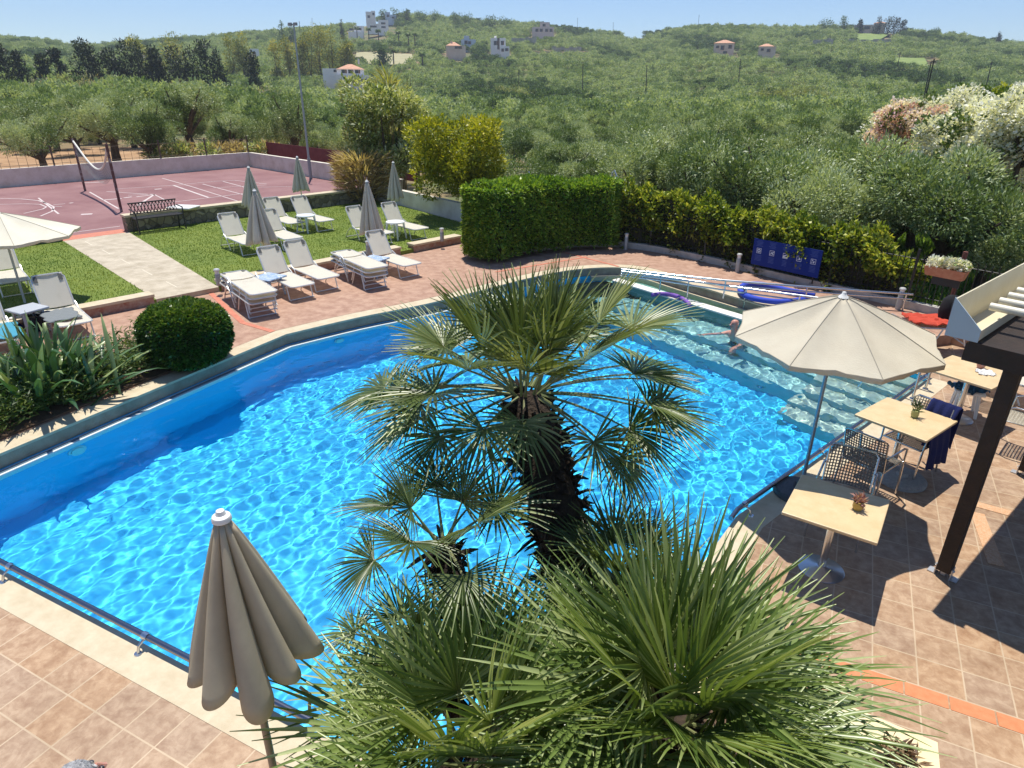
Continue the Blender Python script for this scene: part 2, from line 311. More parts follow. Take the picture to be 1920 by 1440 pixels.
# raised grey band and white overflow channel on the left and back
gb = MB().band(offset(left_back, -.01), offset(left_back, .25), -.0, ZB-.03); struct('pool_upstand', gb, GROUT)
LFT = [p for p in left_back if p[1] < 13]
ch = MB().band(offset(LFT, -.14), offset(LFT, -.008), -.12, -.02); tag(ch.build('overflow_channel', P('channel_white', (.70, .74, .74), .4)), 'white overflow channel running along the raised left pool wall', 'pool channel')
ch2 = MB().band(offset(LFT, -.10), offset(LFT, -.05), -.02, -.014); o = ch2.build('grating', P('channel_grate', (.10, .16, .22), .4), bpy.data.objects['overflow_channel'])
cp = MB().band(offset(left_back, -.035), offset(left_back, .27), ZB-.035, ZB); struct('pool_coping_back', cp, COPE)
fr = [(-9.3, 2.4), (-1.5, 2.4)]; re_ = right_edge
cf = MB().band([(-9.3, 2.39)]+re_, offset([(-9.3, 2.39)]+re_, -.30), -.06, .004)
struct('pool_coping_front', cf, COPE)
# shelf, ramp, steps and dividing wall
sh = MB()
sh.prism([kp(1.5, 0), kp(8.2, 0), kp(8.2, .9), kp(1.5, .9)], -1.5, -.62); sh.prism([kp(1.5, .9), kp(7.2, .9), kp(7.2, 1.45), kp(1.5, 1.45)], -1.5, -.95)
sto = struct('pool_shelf', sh, SHELF)
st = MB()
for i in range(6): st.prism([kp(.01, i*.36), kp(1.5, i*.36), kp(1.5, i*.36+.36), kp(.01, i*.36+.36)], -1.5, -.16-.2*i)
sts = struct('pool_steps', st, P('step_tile', (.30, .45, .38), .5, noise=(5, (.37, .50, .42), 4)))
rm = MB().sheet([kp(1.9, -.15)]+[p for p in backl[20:]][::-1]+[kp(8.2, -.2)], -.28)
rmp = struct('pool_ramp', rm, P('ramp_tile', (.42, .66, .50), .5, noise=(2, (.20, .56, .52), 3)))
dvb = MB().prism([kp(2.2, .0), kp(7.3, .0), kp(7.3, -.24), kp(2.2, -.24)], -1.5, .0); dwb = struct('pool_divider_base', dvb, P('divider_tile_shaded', (.10, .24, .23), .5, noise=(5, (.15, .30, .27), 4))); dwb.cycles.is_caustics_receiver = True  # wall body painted dark grey-teal to carry the shade on its face
dv = MB().prism([kp(2.18, .015), kp(7.32, .015), kp(7.32, -.255), kp(2.18, -.255)], .002, .032); dw = struct('pool_dividing_wall', dv, P('white_tile', (.80, .78, .72), .6, noise=(8, (.70, .68, .62), 5)))
rs_ = MB().band(offset(backl[22:], -.10), offset(backl[22:], -.02), -.3, -.0); struct('pool_ramp_ledge', rs_, COPE)
for o in (fl, wl, sto, sts, rmp, dw): o.cycles.is_caustics_receiver = True
for px, py, zz in ((160, 860, -.33), (600, 662, -.33)):
    q = U(px, py, -.30); lamp = empty('pool_light', (-8.735 if px < 300 else -8.35, q.y if px < 300 else 9.3, -.42), 'round white underwater light on the left pool wall '+('nearer the camera' if px < 300 else 'near the bend'), 'pool light', 'underwater lights')
    lamp.rotation_euler = (0, math.pi/2, 0 if px < 300 else -.38)
    MB().lathe([(.0, .03), (.07, .028), (.075, .0)], 20).build('lens', WHITE, lamp, smooth=True); MB().lathe([(.076, .012), (.11, .012), (.115, .0)], 20).build('rim', P('lamp_rim', (.75, .78, .8), .3), lamp, smooth=True)
# water with real ripples
def water():
    x0, x1, y0, y1 = -8.9, 1.95, 2.3, 16.1; nx, ny = 660, 840
    xs = np.linspace(x0, x1, nx); ys = np.linspace(y0, y1, ny); X, Y = np.meshgrid(xs, ys); Z = np.zeros_like(X)
    g = np.random.RandomState(3); amp = .55+.6*np.clip((Y-3)/7, 0, 1)
    for k in range(90):
        lam = math.exp(g.uniform(math.log(.075), math.log(.42))); th = g.normal(.15, .60); a = .0025*lam*min(1.15, (lam/.3)**.55)*g.uniform(.5, 1)
        Z += a*amp*np.sin(2*math.pi/lam*(X*math.cos(th)+Y*math.sin(th))+g.uniform(0, 6.28))
    V = np.stack([X, Y, Z+WZ], -1).reshape(-1, 3)
    i = np.arange(nx*ny).reshape(ny, nx); Fc = np.stack([i[:-1, :-1], i[:-1, 1:], i[1:, 1:], i[1:, :-1]], -1).reshape(-1, 4)
    cx = X[:-1, :-1].ravel(); cy = Y[:-1, :-1].ravel(); P_ = A(pool_poly); ins = np.zeros(len(cx), bool)
    cen = P_.mean(0); P2 = P_+(P_-cen)/np.linalg.norm(P_-cen, axis=1, keepdims=True)*.08
    for k in range(len(P2)):
        (ax, ay), (bx, by) = P2[k], P2[(k+1) % len(P2)]
        if ay == by: continue
        c = ((ay > cy) != (by > cy)) & (cx < (bx-ax)*(cy-ay)/(by-ay)+ax); ins ^= c
    Fc = Fc[ins]; used = np.unique(Fc); mp = np.full(len(V), -1); mp[used] = np.arange(len(used))
    m = P('water', (1, 1, 1), 0.0); b = m.node_tree.nodes['Principled BSDF']; b.inputs['Transmission Weight'].default_value = 1; b.inputs['IOR'].default_value = 1.33
    o = link('pool_water', npmesh('pool_water', V[used], mp[Fc], smooth=True), m); o['kind'] = 'structure'; o.cycles.is_caustics_caster = True
water()
# ================================================================ DECKS
rc = offset([(-9.3, 2.39)]+re_, -.30)
low = MB().sheet([(-12, -7), (14, -7), (14, 9.6), (2.3, 14.5), kp(1.3, -.5), kp(1.3, -.0), kp(0, -.0)]+rc[::-1][0:1]+rc[::-1][1:]+[(-12, 2.1)], 0.0)
struct('terrace', low, TILE)
MB().sheet([(-12, -7.2), (14, -7.2), (14, 9.7), (2.3, 14.6), (1.2, 12.9), (1.74, 12.1), (-.2, 6.4), (-.9, 2.1), (-12, 2.1)], -.06)
rd = MB()
x = -.42
while x < 9: rd.box((x+.15, 4.825, .002), (.296, .138, .004)); x += .31
struct('terrace_red_band', rd, TERRA)
q0 = U(1818, 942); ib = MB()
ib.box(((U(1818, 945)+U(1900, 962))/2)+Vector((0, 0, .003)), ((U(1900, 962)-U(1818, 945)).length, .13, .006), -.12); 
a_, b_ = U(1832, 962), U(1868, 1060); ib.box((a_+b_)/2+Vector((0, 0, .0036)), (.14, (a_-b_).length, .006), math.atan2((b_-a_).y, (b_-a_).x)+math.pi/2)
struct('terrace_inlay', ib, P('inlay_tile', (.56, .29, .14), .6, noise=(60, (.64, .42, .26), 2)))
# raised paving behind the pool
bo = offset(left_back, .26)
g1 = Vector((.30, .954)); g2 = Vector((.954, -.30))
KL = Vector((-12.28, 8.6))                                   # kerb line of the lawn
def kl(t, s=0): p = KL+g1*t+g2*s; return (p.x, p.y)
fence_pts = [(p.x, p.y) for p in smooth_line([(-8.35, 15.2, 0), (-7.5, 16.5, 0), (-6.5, 17.7, 0), (-5.3, 18.1, 0), (-3.7, 17.75, 0), (-.8, 16.45, 0), (1.8, 15.3, 0), (4.6, 14.0, 0), (9, 11.9, 0)], 5)]
rp = [(-9.04, 1.8)]+[p for p in bo if p[1] > 2.5]+[kp(2.2, -.3), kp(1.0, -.4), kp(.3, -2.0), (9.2, 10.9), (9.4, 11.9)]+[tuple(Vector(p)) for p in offset(fence_pts, .2)[::-1]]+[kl(8.9, -.3), kl(-6, -.3), (-14.5, 1.8)]
struct('poolside_paving', MB().prism(rp, -.3, ZB), PAVE)
# red lines in the paving
rl = MB()
def strip(mb, pts, w, z):
    mb.band(offset([(p[0], p[1]) for p in pts], w/2), offset([(p[0], p[1]) for p in pts], -w/2), z, z+.004)
strip(rl, [U(225, 572, ZB), U(345, 551, ZB), U(390, 541, ZB)], .10, ZB+.001); strip(rl, [U(390, 545, ZB), U(455, 605, ZB), U(512, 622, ZB)], .11, ZB+.002)
strip(rl, [U(930, 510, ZB), U(1100, 482, ZB)], .08, ZB+.002); strip(rl, [U(1060, 474, ZB), U(1160, 500, ZB)], .08, ZB+.003)
struct('paving_red_lines', rl, REDP)
# planting bed at left
bed = [(-9.05, 2.0), (-9.05, 6.2), (-9.04, 7.3), (-9.6, 7.9), (-10.4, 7.6), (-10.5, 6.2), (-10.9, 4.9), (-12.5, 4.0), (-12.5, 2.0)]
struct('bed_soil', MB().prism(bed, ZB-.1, ZB+.03), SOIL)
# lawn, path, court
s0, s1, s2, s3 = kl(-7), kl(-.15), kl(1.15), kl(9.0)
sw = [Vector((-20.7, 6.6)), Vector((-19.42, 10.95)), Vector((-18.95, 12.6)), Vector((-16.2, 21.1))]        # foot of stone wall
struct('lawn_left', MB().prism([s0, s1, tuple(sw[1]), tuple(sw[0])], 0, ZL), LAWN)
struct('lawn', MB().prism([s2, s3, (-8.3, 15.9), (-6.8, 18.0), (-9.9, 18.1), (-13, 19.6), tuple(sw[3]), tuple(sw[2])], 0, ZL), LAWN)
def path_mat():
    m = P('path_stone', (.38, .32, .23), .8, noise=(3, (.55, .48, .37), 8, .35, .65), bump=.3, bscale=8); return m
struct('path', MB().prism([s1, s2, tuple(sw[2]), tuple(sw[1])], 0, ZL+.004), path_mat())
pl = MB()                                                     # paler stones down the middle of the path
for k in range(9):
    c = Vector(kl(.5, -.9-k*.72)); pl.box((c.x+(k % 2)*.05, c.y, ZL+.006), (.022, .66, .003), .0+(-.32 if k % 2 else 1.25)); 
struct('path_joints', pl, P('path_joint', (.70, .63, .50), .8))
def kerb(t0, t1, label):
    a, b, c, d = kl(t0, .02), kl(t1, .02), kl(t1, -.24), kl(t0, -.24)
    k = empty('kerb_wall', (*kl(t0), ZB), label, 'kerb wall'); iv = Matrix.Translation(-k.location)
    m = MB().prism([a, b, c, d], ZB-.05, ZB+.17); m.v = [tuple(iv @ Vector(p)) for p in m.v]; m.build('brick_face', P('kerb_brick', (.33, .14, .09), .85, noise=(9, (.44, .33, .26), 5)), k)
    m = MB().prism([kl(t0-.02, .05), kl(t1+.02, .05), kl(t1+.02, -.27), kl(t0-.02, -.27)], ZB+.172, ZB+.225); m.v = [tuple(iv @ Vector(p)) for p in m.v]; m.build('cap', COPE, k)
kerb(-6.5, -.2, 'low cream-capped kerb wall left of the stone path'); kerb(1.2, 6.05, 'low cream-capped kerb wall between path and lounger stacks'); kerb(6.5, 8.2, 'short cream-capped kerb wall beside the clipped green hedge')
# court
cc = [Vector((-32.9, 11.5)), Vector((-29.0, 26.9)), Vector((-17.6, 23.6)), sw[3]]
struct('court', MB().prism([tuple(cc[0]), tuple(cc[1]), (-17.6, 23.6), tuple(sw[3]), tuple(sw[0]+Vector((-.2, 0)))], -.2, ZL-.003), COURT)
cl = MB()
def cline(pts, w=.06):
    strip(cl, [U(x, y, ZL) for x, y in pts], w, ZL-.003)
    for i in range(len(cl.v)): pass
cline([(168, 360), (222, 391)]); cline([(155, 343), (195, 341)], .12); cline([(240, 366), (285, 364), (290, 366)], .05)
cline([(0, 372), (40, 373), (72, 376), (90, 382), (101, 388), (98, 396), (76, 405)], .06); cline([(0, 383), (50, 382), (75, 383), (87, 388), (80, 392), (45, 400)], .05)
cline([(72, 371), (110, 401)], .06); cline([(100, 384), (122, 382)], .05); cline([(103, 387), (116, 387)], .05)
cline([(193, 375), (228, 372)], .12); cline([(232, 371), (247, 369)], .12); cline([(256, 369), (289, 365), (258, 385)], .10); cline([(200, 359), (290, 365), (312, 376)], .05)
cline([(222, 354), (330, 347), (400, 340)], .04); cline([(324, 347), (393, 371)], .09); cline([(304, 334), (360, 350), (455, 380)], .05); cline([(257, 386), (340, 377), (470, 361)], .05)
cline([(380, 345), (460, 366)], .05); cline([(418, 340), (470, 354)], .05); cline([(400, 340), (440, 338), (500, 345)], .05); cline([(400, 352), (500, 347)], .04); cline([(152, 402), (173, 401)], .2); cline([(135, 436), (225, 424)], .05); cline([(455, 352), (560, 349)], .04)
cline([(290, 355), (303, 354)], .15); cline([(130, 381), (137, 380)], .1)
struct('court_lines', cl, LINE)
struct('court_threshold', MB().prism([(sw[1]+g2*.02)[:], (sw[2]+g2*.02)[:], (sw[2]-g2*.6)[:], (sw[1]-g2*.6)[:]], 0, ZL+.006), REDP)
def wallseg(name, a, b, z0, z1, th, m, capm, label, cat='wall', cap=.06, over=.03):
    a = Vector(a); b = Vector(b); t = (b-a).normalized(); nrm = Vector((-t.y, t.x)); L = (b-a).length
    e = empty(name, (a.x, a.y, z0), label, cat, rz=math.atan2(t.y, t.x))
    MB().box((L/2, 0, (z1-z0)/2), (L, th, z1-z0)).build('masonry', m, e)
    if capm: MB().box((L/2, 0, z1-z0+cap/2+.002), (L+.04, th+2*over, cap)).build('cap', capm, e)
    return e
off = -g2*.17
wallseg('stone_wall', sw[2]+off, sw[3]+off, ZL-.1, ZL+.42, .32, STONEW, COPE, 'long rubble stone wall with cream cap along the right lawn')
wallseg('stone_wall', sw[0]+off, sw[1]+off, ZL-.1, ZL+.42, .32, STONEW, COPE, 'short rubble stone wall left of the path, half under the open parasol')
wallseg('court_wall', cc[0], cc[1], ZL-.1, ZL+.72, .2, WHTW, None, 'long pale rendered wall along the far side of the court')
wallseg('court_wall', cc[1]+Vector((.12, 0)), Vector((-21.6, 24.78)), ZL-.1, ZL+.72, .2, WHTW, None, 'pale rendered wall along the right end of the court, behind the floodlight mast')
wallseg('court_wall', Vector((-21.58, 24.77)), Vector((-16.6, 23.3)), ZL-.1, ZL+.50, .2, WHTW, None, 'lower pale wall section right of the floodlight mast')
wallseg('garden_wall', Vector((-16.3, 21.2)), Vector((-9.6, 18.35)), ZL-.1, ZL+.55, .2, WHTW, None, 'white rendered garden wall behind the lawn under the yellow tree')
# curb under fence
fo = offset(fence_pts, .0); cb = MB().band(offset(fence_pts, .0), offset(fence_pts, .16), ZB-.1, ZB+.16)
tag(cb.build('fence_kerb', P('pale_kerb', (.55, .52, .46), .85, noise=(4, (.42, .38, .33), 5))), 'curved low pale kerb under the hedge and the black fence', 'kerb')
# planter for the palms
pp = [(-.62, 2.0), (1.30, 2.0), (1.30, 4.30), (-.05, 4.42), (-.52, 4.2), (-.60, 3.3), (-.8, 2.7)]
pz = empty('palm_planter', (.4, 3.2, 0), 'cream edged planter bed holding the fan palms beside the terrace', 'planter')
m = MB().band([(x-.4, y-3.2) for x, y in pp+pp[:1]], [(x-.4, y-3.2) for x, y in offset(pp+pp[:1], .30)], .0, .09); m.build('border', P('planter_cream', (.78, .64, .36), .7, noise=(6, (.84, .72, .45), 5)), pz, bevel=0)
MB().sheet([(x-.4, y-3.2) for x, y in pp], .05).build('soil', SOIL, pz)
# ================================================================ VEGETATION
def leaves(cen, axis, L, W, rs, tint, fold=.25):
    """one folded blade per row: cen (n,3) base point, axis (n,3) unit direction"""
    n = len(cen); L = np.broadcast_to(np.asarray(L, float), (n,))[:, None]; W = np.broadcast_to(np.asarray(W, float), (n,))[:, None]
    q = rs.normal(size=(n, 3)); q[:, 2] += 1.8; s = np.cross(axis, q); s /= np.linalg.norm(s, axis=1, keepdims=True)+1e-9; up = np.cross(s, axis)
    V = np.stack([cen, cen+axis*L*.45+s*W*.5+up*W*fold, cen+axis*L, cen+axis*L*.45-s*W*.5+up*W*fold], 1).reshape(-1, 3)
    Fc = np.arange(4*n).reshape(n, 4); return V, Fc, np.repeat(tint, 4)
def unit(v): return v/(np.linalg.norm(v, axis=1, keepdims=True)+1e-9)
def crown(rs, n, clusters, L, W, up=.35, out=.8, jit=.6, shell=.55, tintamp=.25):
    """clusters: list of (centre, radii). leaves spread in the outer shell of every cluster"""
    cw = A([np.prod(c[1])**.66 for c in clusters]); k = rs.choice(len(clusters), n, p=cw/cw.sum())
    C0 = A([c[0] for c in clusters])[k]; R0 = A([c[1] for c in clusters])[k]
    d = unit(rs.normal(size=(n, 3))); rad = (shell+(1-shell)*rs.rand(n)**.6)[:, None]; rad *= 1+.22*np.sin(d[:, :1]*7+k[:, None])*np.cos(d[:, 1:2]*6)
    p = C0+d*R0*rad; ax = unit(d*out+A([0, 0, up])+rs.normal(size=(n, 3))*jit)
    ct = rs.rand(len(clusters)); t = np.clip(.5+(ct[k]-.5)*tintamp*1.6+rs.normal(size=n)*.22, 0, 1)
    return leaves(p, ax, L*(.6+.8*rs.rand(n)), W*(.7+.6*rs.rand(n)), rs, t)
def branchy(rs, h, r0, tips, lean=(0, 0)):
    """tapered trunk that forks towards the given tips"""
    mb = MB(); f = Vector((lean[0], lean[1], h)); m1 = Vector((lean[0]*.4+rs.uniform(-.06, .06), lean[1]*.4+rs.uniform(-.06, .06), h*.5))
    mb.tube([(0, 0, -.3), (0, 0, 0), m1, f], [r0*1.5, r0*1.15, r0*.9, r0*.75], 8)
    for t in tips:
        t = Vector(t); mid = f.lerp(t, .5)+Vector((rs.uniform(-.1, .1), rs.uniform(-.1, .1), -.05)); mb.tube([f-Vector((0, 0, .05)), mid, t], [r0*.6, r0*.35, r0*.12], 5)
    return mb
BARK = P('bark', (.10, .075, .05), .9, noise=(12, (.05, .035, .025), 5), bump=.6)
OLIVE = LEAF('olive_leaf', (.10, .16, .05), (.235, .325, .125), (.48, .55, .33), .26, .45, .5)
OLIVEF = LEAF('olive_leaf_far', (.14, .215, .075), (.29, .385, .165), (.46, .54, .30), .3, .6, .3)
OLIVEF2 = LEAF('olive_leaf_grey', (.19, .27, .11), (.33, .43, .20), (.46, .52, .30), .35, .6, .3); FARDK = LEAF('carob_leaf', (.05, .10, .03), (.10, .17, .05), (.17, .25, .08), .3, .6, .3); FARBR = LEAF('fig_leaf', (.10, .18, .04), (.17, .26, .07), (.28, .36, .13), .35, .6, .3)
def olive_mesh(seed, n, L, W, r=2.0, h=3.4, k=11):
    rs = np.random.RandomState(seed); cl = []; k = k+int(rs.randint(-3, 4)); r = r*rs.uniform(.88, 1.12)
    for i in range(k):
        a = rs.rand()*6.28; q = r*.66*math.sqrt(rs.rand()); z = h*.42+(h*.42)*rs.rand()*(1-.5*q/r)
        s = r*(.20+.20*rs.rand()); cl.append(((q*math.cos(a)*1.12, q*math.sin(a)*1.12, z), (s*1.05, s*1.05, s*.9)))
    V, Fc, t = crown(rs, n, cl, L, W, up=.35, out=.9, jit=.5, shell=.55, tintamp=.7)
    return npmesh('olive_crown', V, Fc, t), cl
OC = []
for i in range(5):
    me, cl = olive_mesh(10+i, 17000, .105, .036); me.materials.append(OLIVE)
    rs = np.random.RandomState(50+i); tb = branchy(rs, .9, .17, [c[0] for c in cl[:8]], (rs.uniform(-.3, .3), rs.uniform(-.3, .3)))
    o = tb.build('tmp', BARK, smooth=True); tm = o.data; bpy.data.objects.remove(o); OC.append((me, tm))
OM = []
for i in range(3):
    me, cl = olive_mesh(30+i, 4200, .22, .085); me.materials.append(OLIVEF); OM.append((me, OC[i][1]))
PROP = [(-34, 10), (-30, 28.6), (-17.5, 25.6), (-15, 22.9), (-9.3, 20.0), (-7.0, 19.8), (-3.0, 18.9), (1.8, 16.8), (5.5, 15.0), (12, 11.5), (14, -10), (-40, -10)]
def inside(x, y, poly):
    c = False; n = len(poly)
    for i in range(n):
        (ax, ay), (bx, by) = poly[i], poly[(i+1) % n]
        if (ay > y) != (by > y) and x < (bx-ax)*(y-ay)/(by-ay)+ax: c = not c
    return c
def pxof(x, y, z=0):
    q = R @ (A([x, y, z])-CP); return q[0]/q[2]*F+960, q[1]/q[2]*F+720
cand = []; g = np.random.RandomState(8); sp = 4.9
for i in range(-130, 130):
    for j in range(-10, 140):
        x = i*sp*.966+j*sp*.26+g.uniform(-.9, .9); y = -i*sp*.26+j*sp*.966+g.uniform(-.9, .9); r = math.hypot(x, y)
        if r < 17 or r > 590 or y < 0 and r < 60: continue
        q = R @ (A([x, y, 0])-CP)
        if q[2] < 3 or abs(q[0]/q[2]) > .88: continue
        if r < 80 and inside(x, y, PROP): continue
        px = 960+q[0]/q[2]*F
        if r < 48 and px < 640 and g.rand() < .25: continue
        if r < 27 and px > 1700: continue                                   # weedy field at the right
        if r > 180:
            s_ = np.interp(px, [a for a, b in SKX], [b for a, b in SKX]); t_ = min(1, max(0, (px-250)/500)); y0_ = 178*t_+145*(1-t_); yc_ = y0_+(s_-y0_)*np.interp(r, [180, 250, 320, 400, 480, 560], [0, .24, .47, .68, .87, 1.0])
            if any(inside(px, yc_, hh) for hh in HOLES): continue
        cand.append((r, x, y, px))
cand = [c for c in cand if not (c[0] < 29 and c[3] > 1180)]
for px_, r_ in ((1215, 24.5), (1330, 22.5), (1460, 22), (1585, 21), (1700, 20.5), (1810, 20.5), (1940, 20), (1270, 27.5), (1400, 26), (1530, 25.5), (1660, 24.5), (1780, 24.5), (1890, 24.5)):
    az_ = math.atan((px_-960)/F*math.cos(PIT))-TH; cand.append((r_, r_*math.sin(az_), r_*math.cos(az_), px_))
cand.sort()
GRP = 'olive trees in the grove'
def put_olive(x, y, s, pair, label, rz=None, grp=GRP, name='olive_tree'):
    e = empty(name, (x, y, T(x, y)), label, 'olive tree', grp, g.uniform(0, 6.28) if rz is None else rz); e.scale = (s*g.uniform(.92, 1.1), s*g.uniform(.92, 1.1), s*g.uniform(.88, 1.12))
    tr_ = link('trunk', pair[1], None, e); cw_ = link('crown', pair[0], None, e)
    if 'orange soil' in label: e.scale = (s*1.05, s*1.05, s*1.12); cw_.location.z = .35; tr_.scale = (1.3, 1.3, 1.25)
    return e
NI = 292
far = []
for k, (r, x, y, px) in enumerate(cand):
    if k < NI:
        if r < 50 and px < 620: lb = 'dark-trunked olive tree on orange soil behind the court wall'
        elif px > 1250 and r < 40: lb = 'bushy olive tree just beyond the black fence and vine'
        else: lb = 'grey-green olive tree in the grove beyond the garden'
        s = g.uniform(.8, 1.25)*(1.0 if r > 28 else 1.05)
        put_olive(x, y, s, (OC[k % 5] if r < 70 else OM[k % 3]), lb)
    elif g.rand() > .06: far.append((x, y))
# prototypes of the distant trees stand on the hill; the uncountable rest is one object
pc = bpy.data.collections.new('distant_trees'); COL.children.link(pc)
for i in range(4):
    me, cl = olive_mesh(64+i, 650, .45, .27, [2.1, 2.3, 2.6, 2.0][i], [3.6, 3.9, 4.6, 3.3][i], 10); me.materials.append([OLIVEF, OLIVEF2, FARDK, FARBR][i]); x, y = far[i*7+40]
    o = bpy.data.objects.new('distant_olive_tree', me); pc.objects.link(o); o.location = (x, y, T(x, y)); tag(o, 'small distant olive tree among the valley grove', 'olive tree', 'distant olive trees in the valley')
fx = A([p for k, p in enumerate(far) if k not in [40, 47, 54, 61]]); fz = terr(fx[:, 0], fx[:, 1])
me = bpy.data.meshes.new('distant_grove'); me.from_pydata(np.c_[fx, fz].tolist(), [], [])
at = me.attributes.new('scl', 'FLOAT', 'POINT'); fr_ = np.hypot(fx[:, 0], fx[:, 1]); at.data.foreach_set('value', (g.uniform(.7, 1.25, len(fx))*(1+.15*(fr_ > 300))).astype(np.float32))
at = me.attributes.new('rot', 'FLOAT', 'POINT'); at.data.foreach_set('value', g.uniform(0, 6.28, len(fx)).astype(np.float32))
at = me.attributes.new('idx', 'INT', 'POINT'); nz = np.sin(fx[:, 0]*.031+1.3)*np.sin(fx[:, 1]*.027)+.6*np.sin(fx[:, 0]*.083+fx[:, 1]*.05)+g.normal(size=len(fx))*.45; at.data.foreach_set('value', np.where(nz > .95, 2, np.where(nz < -1.0, 3, np.where(nz > .1, 0, 1))).astype(np.int32))
dg = bpy.data.objects.new('distant_grove', me); COL.objects.link(dg); dg['kind'] = 'stuff'; dg['label'] = 'mass of small olive trees covering the valley and hillside'
gn = bpy.data.node_groups.new('grove', 'GeometryNodeTree'); gn.interface.new_socket('Geometry', in_out='INPUT', socket_type='NodeSocketGeometry'); gn.interface.new_socket('Geometry', in_out='OUTPUT', socket_type='NodeSocketGeometry')
N = gn.nodes; gi = N.new('NodeGroupInput'); go = N.new('NodeGroupOutput'); ip = N.new('GeometryNodeInstanceOnPoints'); ci = N.new('GeometryNodeCollectionInfo'); ci.inputs['Collection'].default_value = pc
ci.inputs['Separate Children'].default_value = True; ci.inputs['Reset Children'].default_value = True; ip.inputs['Pick Instance'].default_value = True
def na(nm, ty): q = N.new('GeometryNodeInputNamedAttribute'); q.data_type = ty; q.inputs[0].default_value = nm; return q.outputs[0]
cx = N.new('ShaderNodeCombineXYZ'); gn.links.new(na('rot', 'FLOAT'), cx.inputs[2]); e2r = N.new('FunctionNodeEulerToRotation'); gn.links.new(cx.outputs[0], e2r.inputs[0])
gn.links.new(gi.outputs[0], ip.inputs['Points']); gn.links.new(ci.outputs[0], ip.inputs['Instance']); gn.links.new(na('idx', 'INT'), ip.inputs['Instance Index']); gn.links.new(e2r.outputs[0], ip.inputs['Rotation']); gn.links.new(na('scl', 'FLOAT'), ip.inputs['Scale']); gn.links.new(ip.outputs[0], go.inputs[0])
md = dg.modifiers.new('grove', 'NODES'); md.node_group = gn
# ---- other trees
def tree(name, base, h, w, kind, leaf, label, cat='tree', group=None, n=2500, L=.35, W=.14, seed=1, trunk_h=.25, rz=0, lean=(0, 0)):
    rs = np.random.RandomState(seed); e = empty(name, base, label, cat, group, rz); cl = []
    if kind == 'cone':
        for i in range(22):
            t = (i+.5)/22; a = rs.rand()*6.28; q = w*.32*(1-t)**.7*rs.rand()**.5*1.4; s = w*(.14+.24*(1-t)); cl.append(((q*math.cos(a)+lean[0]*t*h, q*math.sin(a)+lean[1]*t*h, h*(.10+.86*t)), (s, s, s*1.3)))
    elif kind == 'tall':
        for i in range(24):
            t = rs.rand(); a = rs.rand()*6.28; q = w*.33*rs.rand()**.5*(1-.35*abs(t-.5)*2); s = w*(.13+.13*rs.rand()); cl.append(((q*math.cos(a), q*math.sin(a), h*(trunk_h+(.93-trunk_h)*t)), (s, s, s*1.25)))
    elif kind == 'ragged':
        for i in range(20):
            t = (i+.5)/20; a = rs.rand()*6.28; q = w*.42*rs.rand()**.5*(1.1-t); s = w*(.09+.12*rs.rand()); cl.append(((q*math.cos(a)+lean[0]*t*h, q*math.sin(a)+lean[1]*t*h, h*(.08+.88*t)), (s*1.3, s*1.3, s*.7)))
    else:
        for i in range(20):
            a = rs.rand()*6.28; u = rs.rand(); q = w*.34*math.sqrt(rs.rand()); s = w*(.13+.10*rs.rand()); cl.append(((q*math.cos(a), q*math.sin(a), h*trunk_h+(h*.93-h*trunk_h)*(.15+.75*u)), (s, s, s*.9)))
    V, Fc, t = crown(rs, n, cl, L, W, up=.35, out=.7, jit=.6, shell=.35, tintamp=.5)
    branchy(rs, h*trunk_h, max(.05, w*.035), [c[0] for c in cl[::4]]).build('trunk', BARK, e, smooth=True)
    link('crown', npmesh('crown', V, Fc, t), leaf, e); return e
CYP = LEAF('cypress_leaf', (.016, .028, .014), (.035, .055, .028), (.07, .10, .045), .15)
EUC = LEAF('yellow_leaf', (.16, .20, .03), (.34, .35, .06), (.52, .46, .10), .35)
MID = LEAF('midgreen_leaf', (.045, .10, .022), (.09, .16, .04), (.15, .23, .07), .3)
PALE = LEAF('pale_reed', (.20, .20, .10), (.32, .30, .17), (.45, .40, .26), .35)
g2_ = np.random.RandomState(21)
for i, (px, yt, yb, wd_, kd) in enumerate([(15, 80, 150, 34, 'ragged'), (45, 95, 150, 26, 'ragged'), (82, 103, 150, 24, 'ragged'), (120, 90, 150, 26, 'ragged'), (168, 72, 152, 40, 'ragged'), (190, 85, 150, 30, 'cone'), (215, 92, 150, 34, 'ragged'), (240, 82, 150, 36, 'tall'), (268, 80, 152, 34, 'cone'), (290, 84, 156, 34, 'ragged'), (305, 90, 156, 28, 'cone'), (335, 92, 150, 34, 'tall'), (368, 85, 156, 34, 'cone'), (395, 75, 150, 34, 'ragged'), (412, 88, 156, 26, 'cone'), (470, 95, 152, 30, 'ragged')]):
    b = UR(px, yb-4, 150); z0 = T(b.x, b.y); zt = UR(px, yt, 150).z
    tree('cypress_tree', (b.x, b.y, z0), max(5, zt-z0), wd_*150/F*1.25, kd, CYP, 'dark ragged conifer in the row left of the floodlight mast', 'conifer', 'dark conifers beyond the olive grove', 1500, .55, .22, 100+i, .1, lean=(g2_.uniform(-.15, .15), 0))
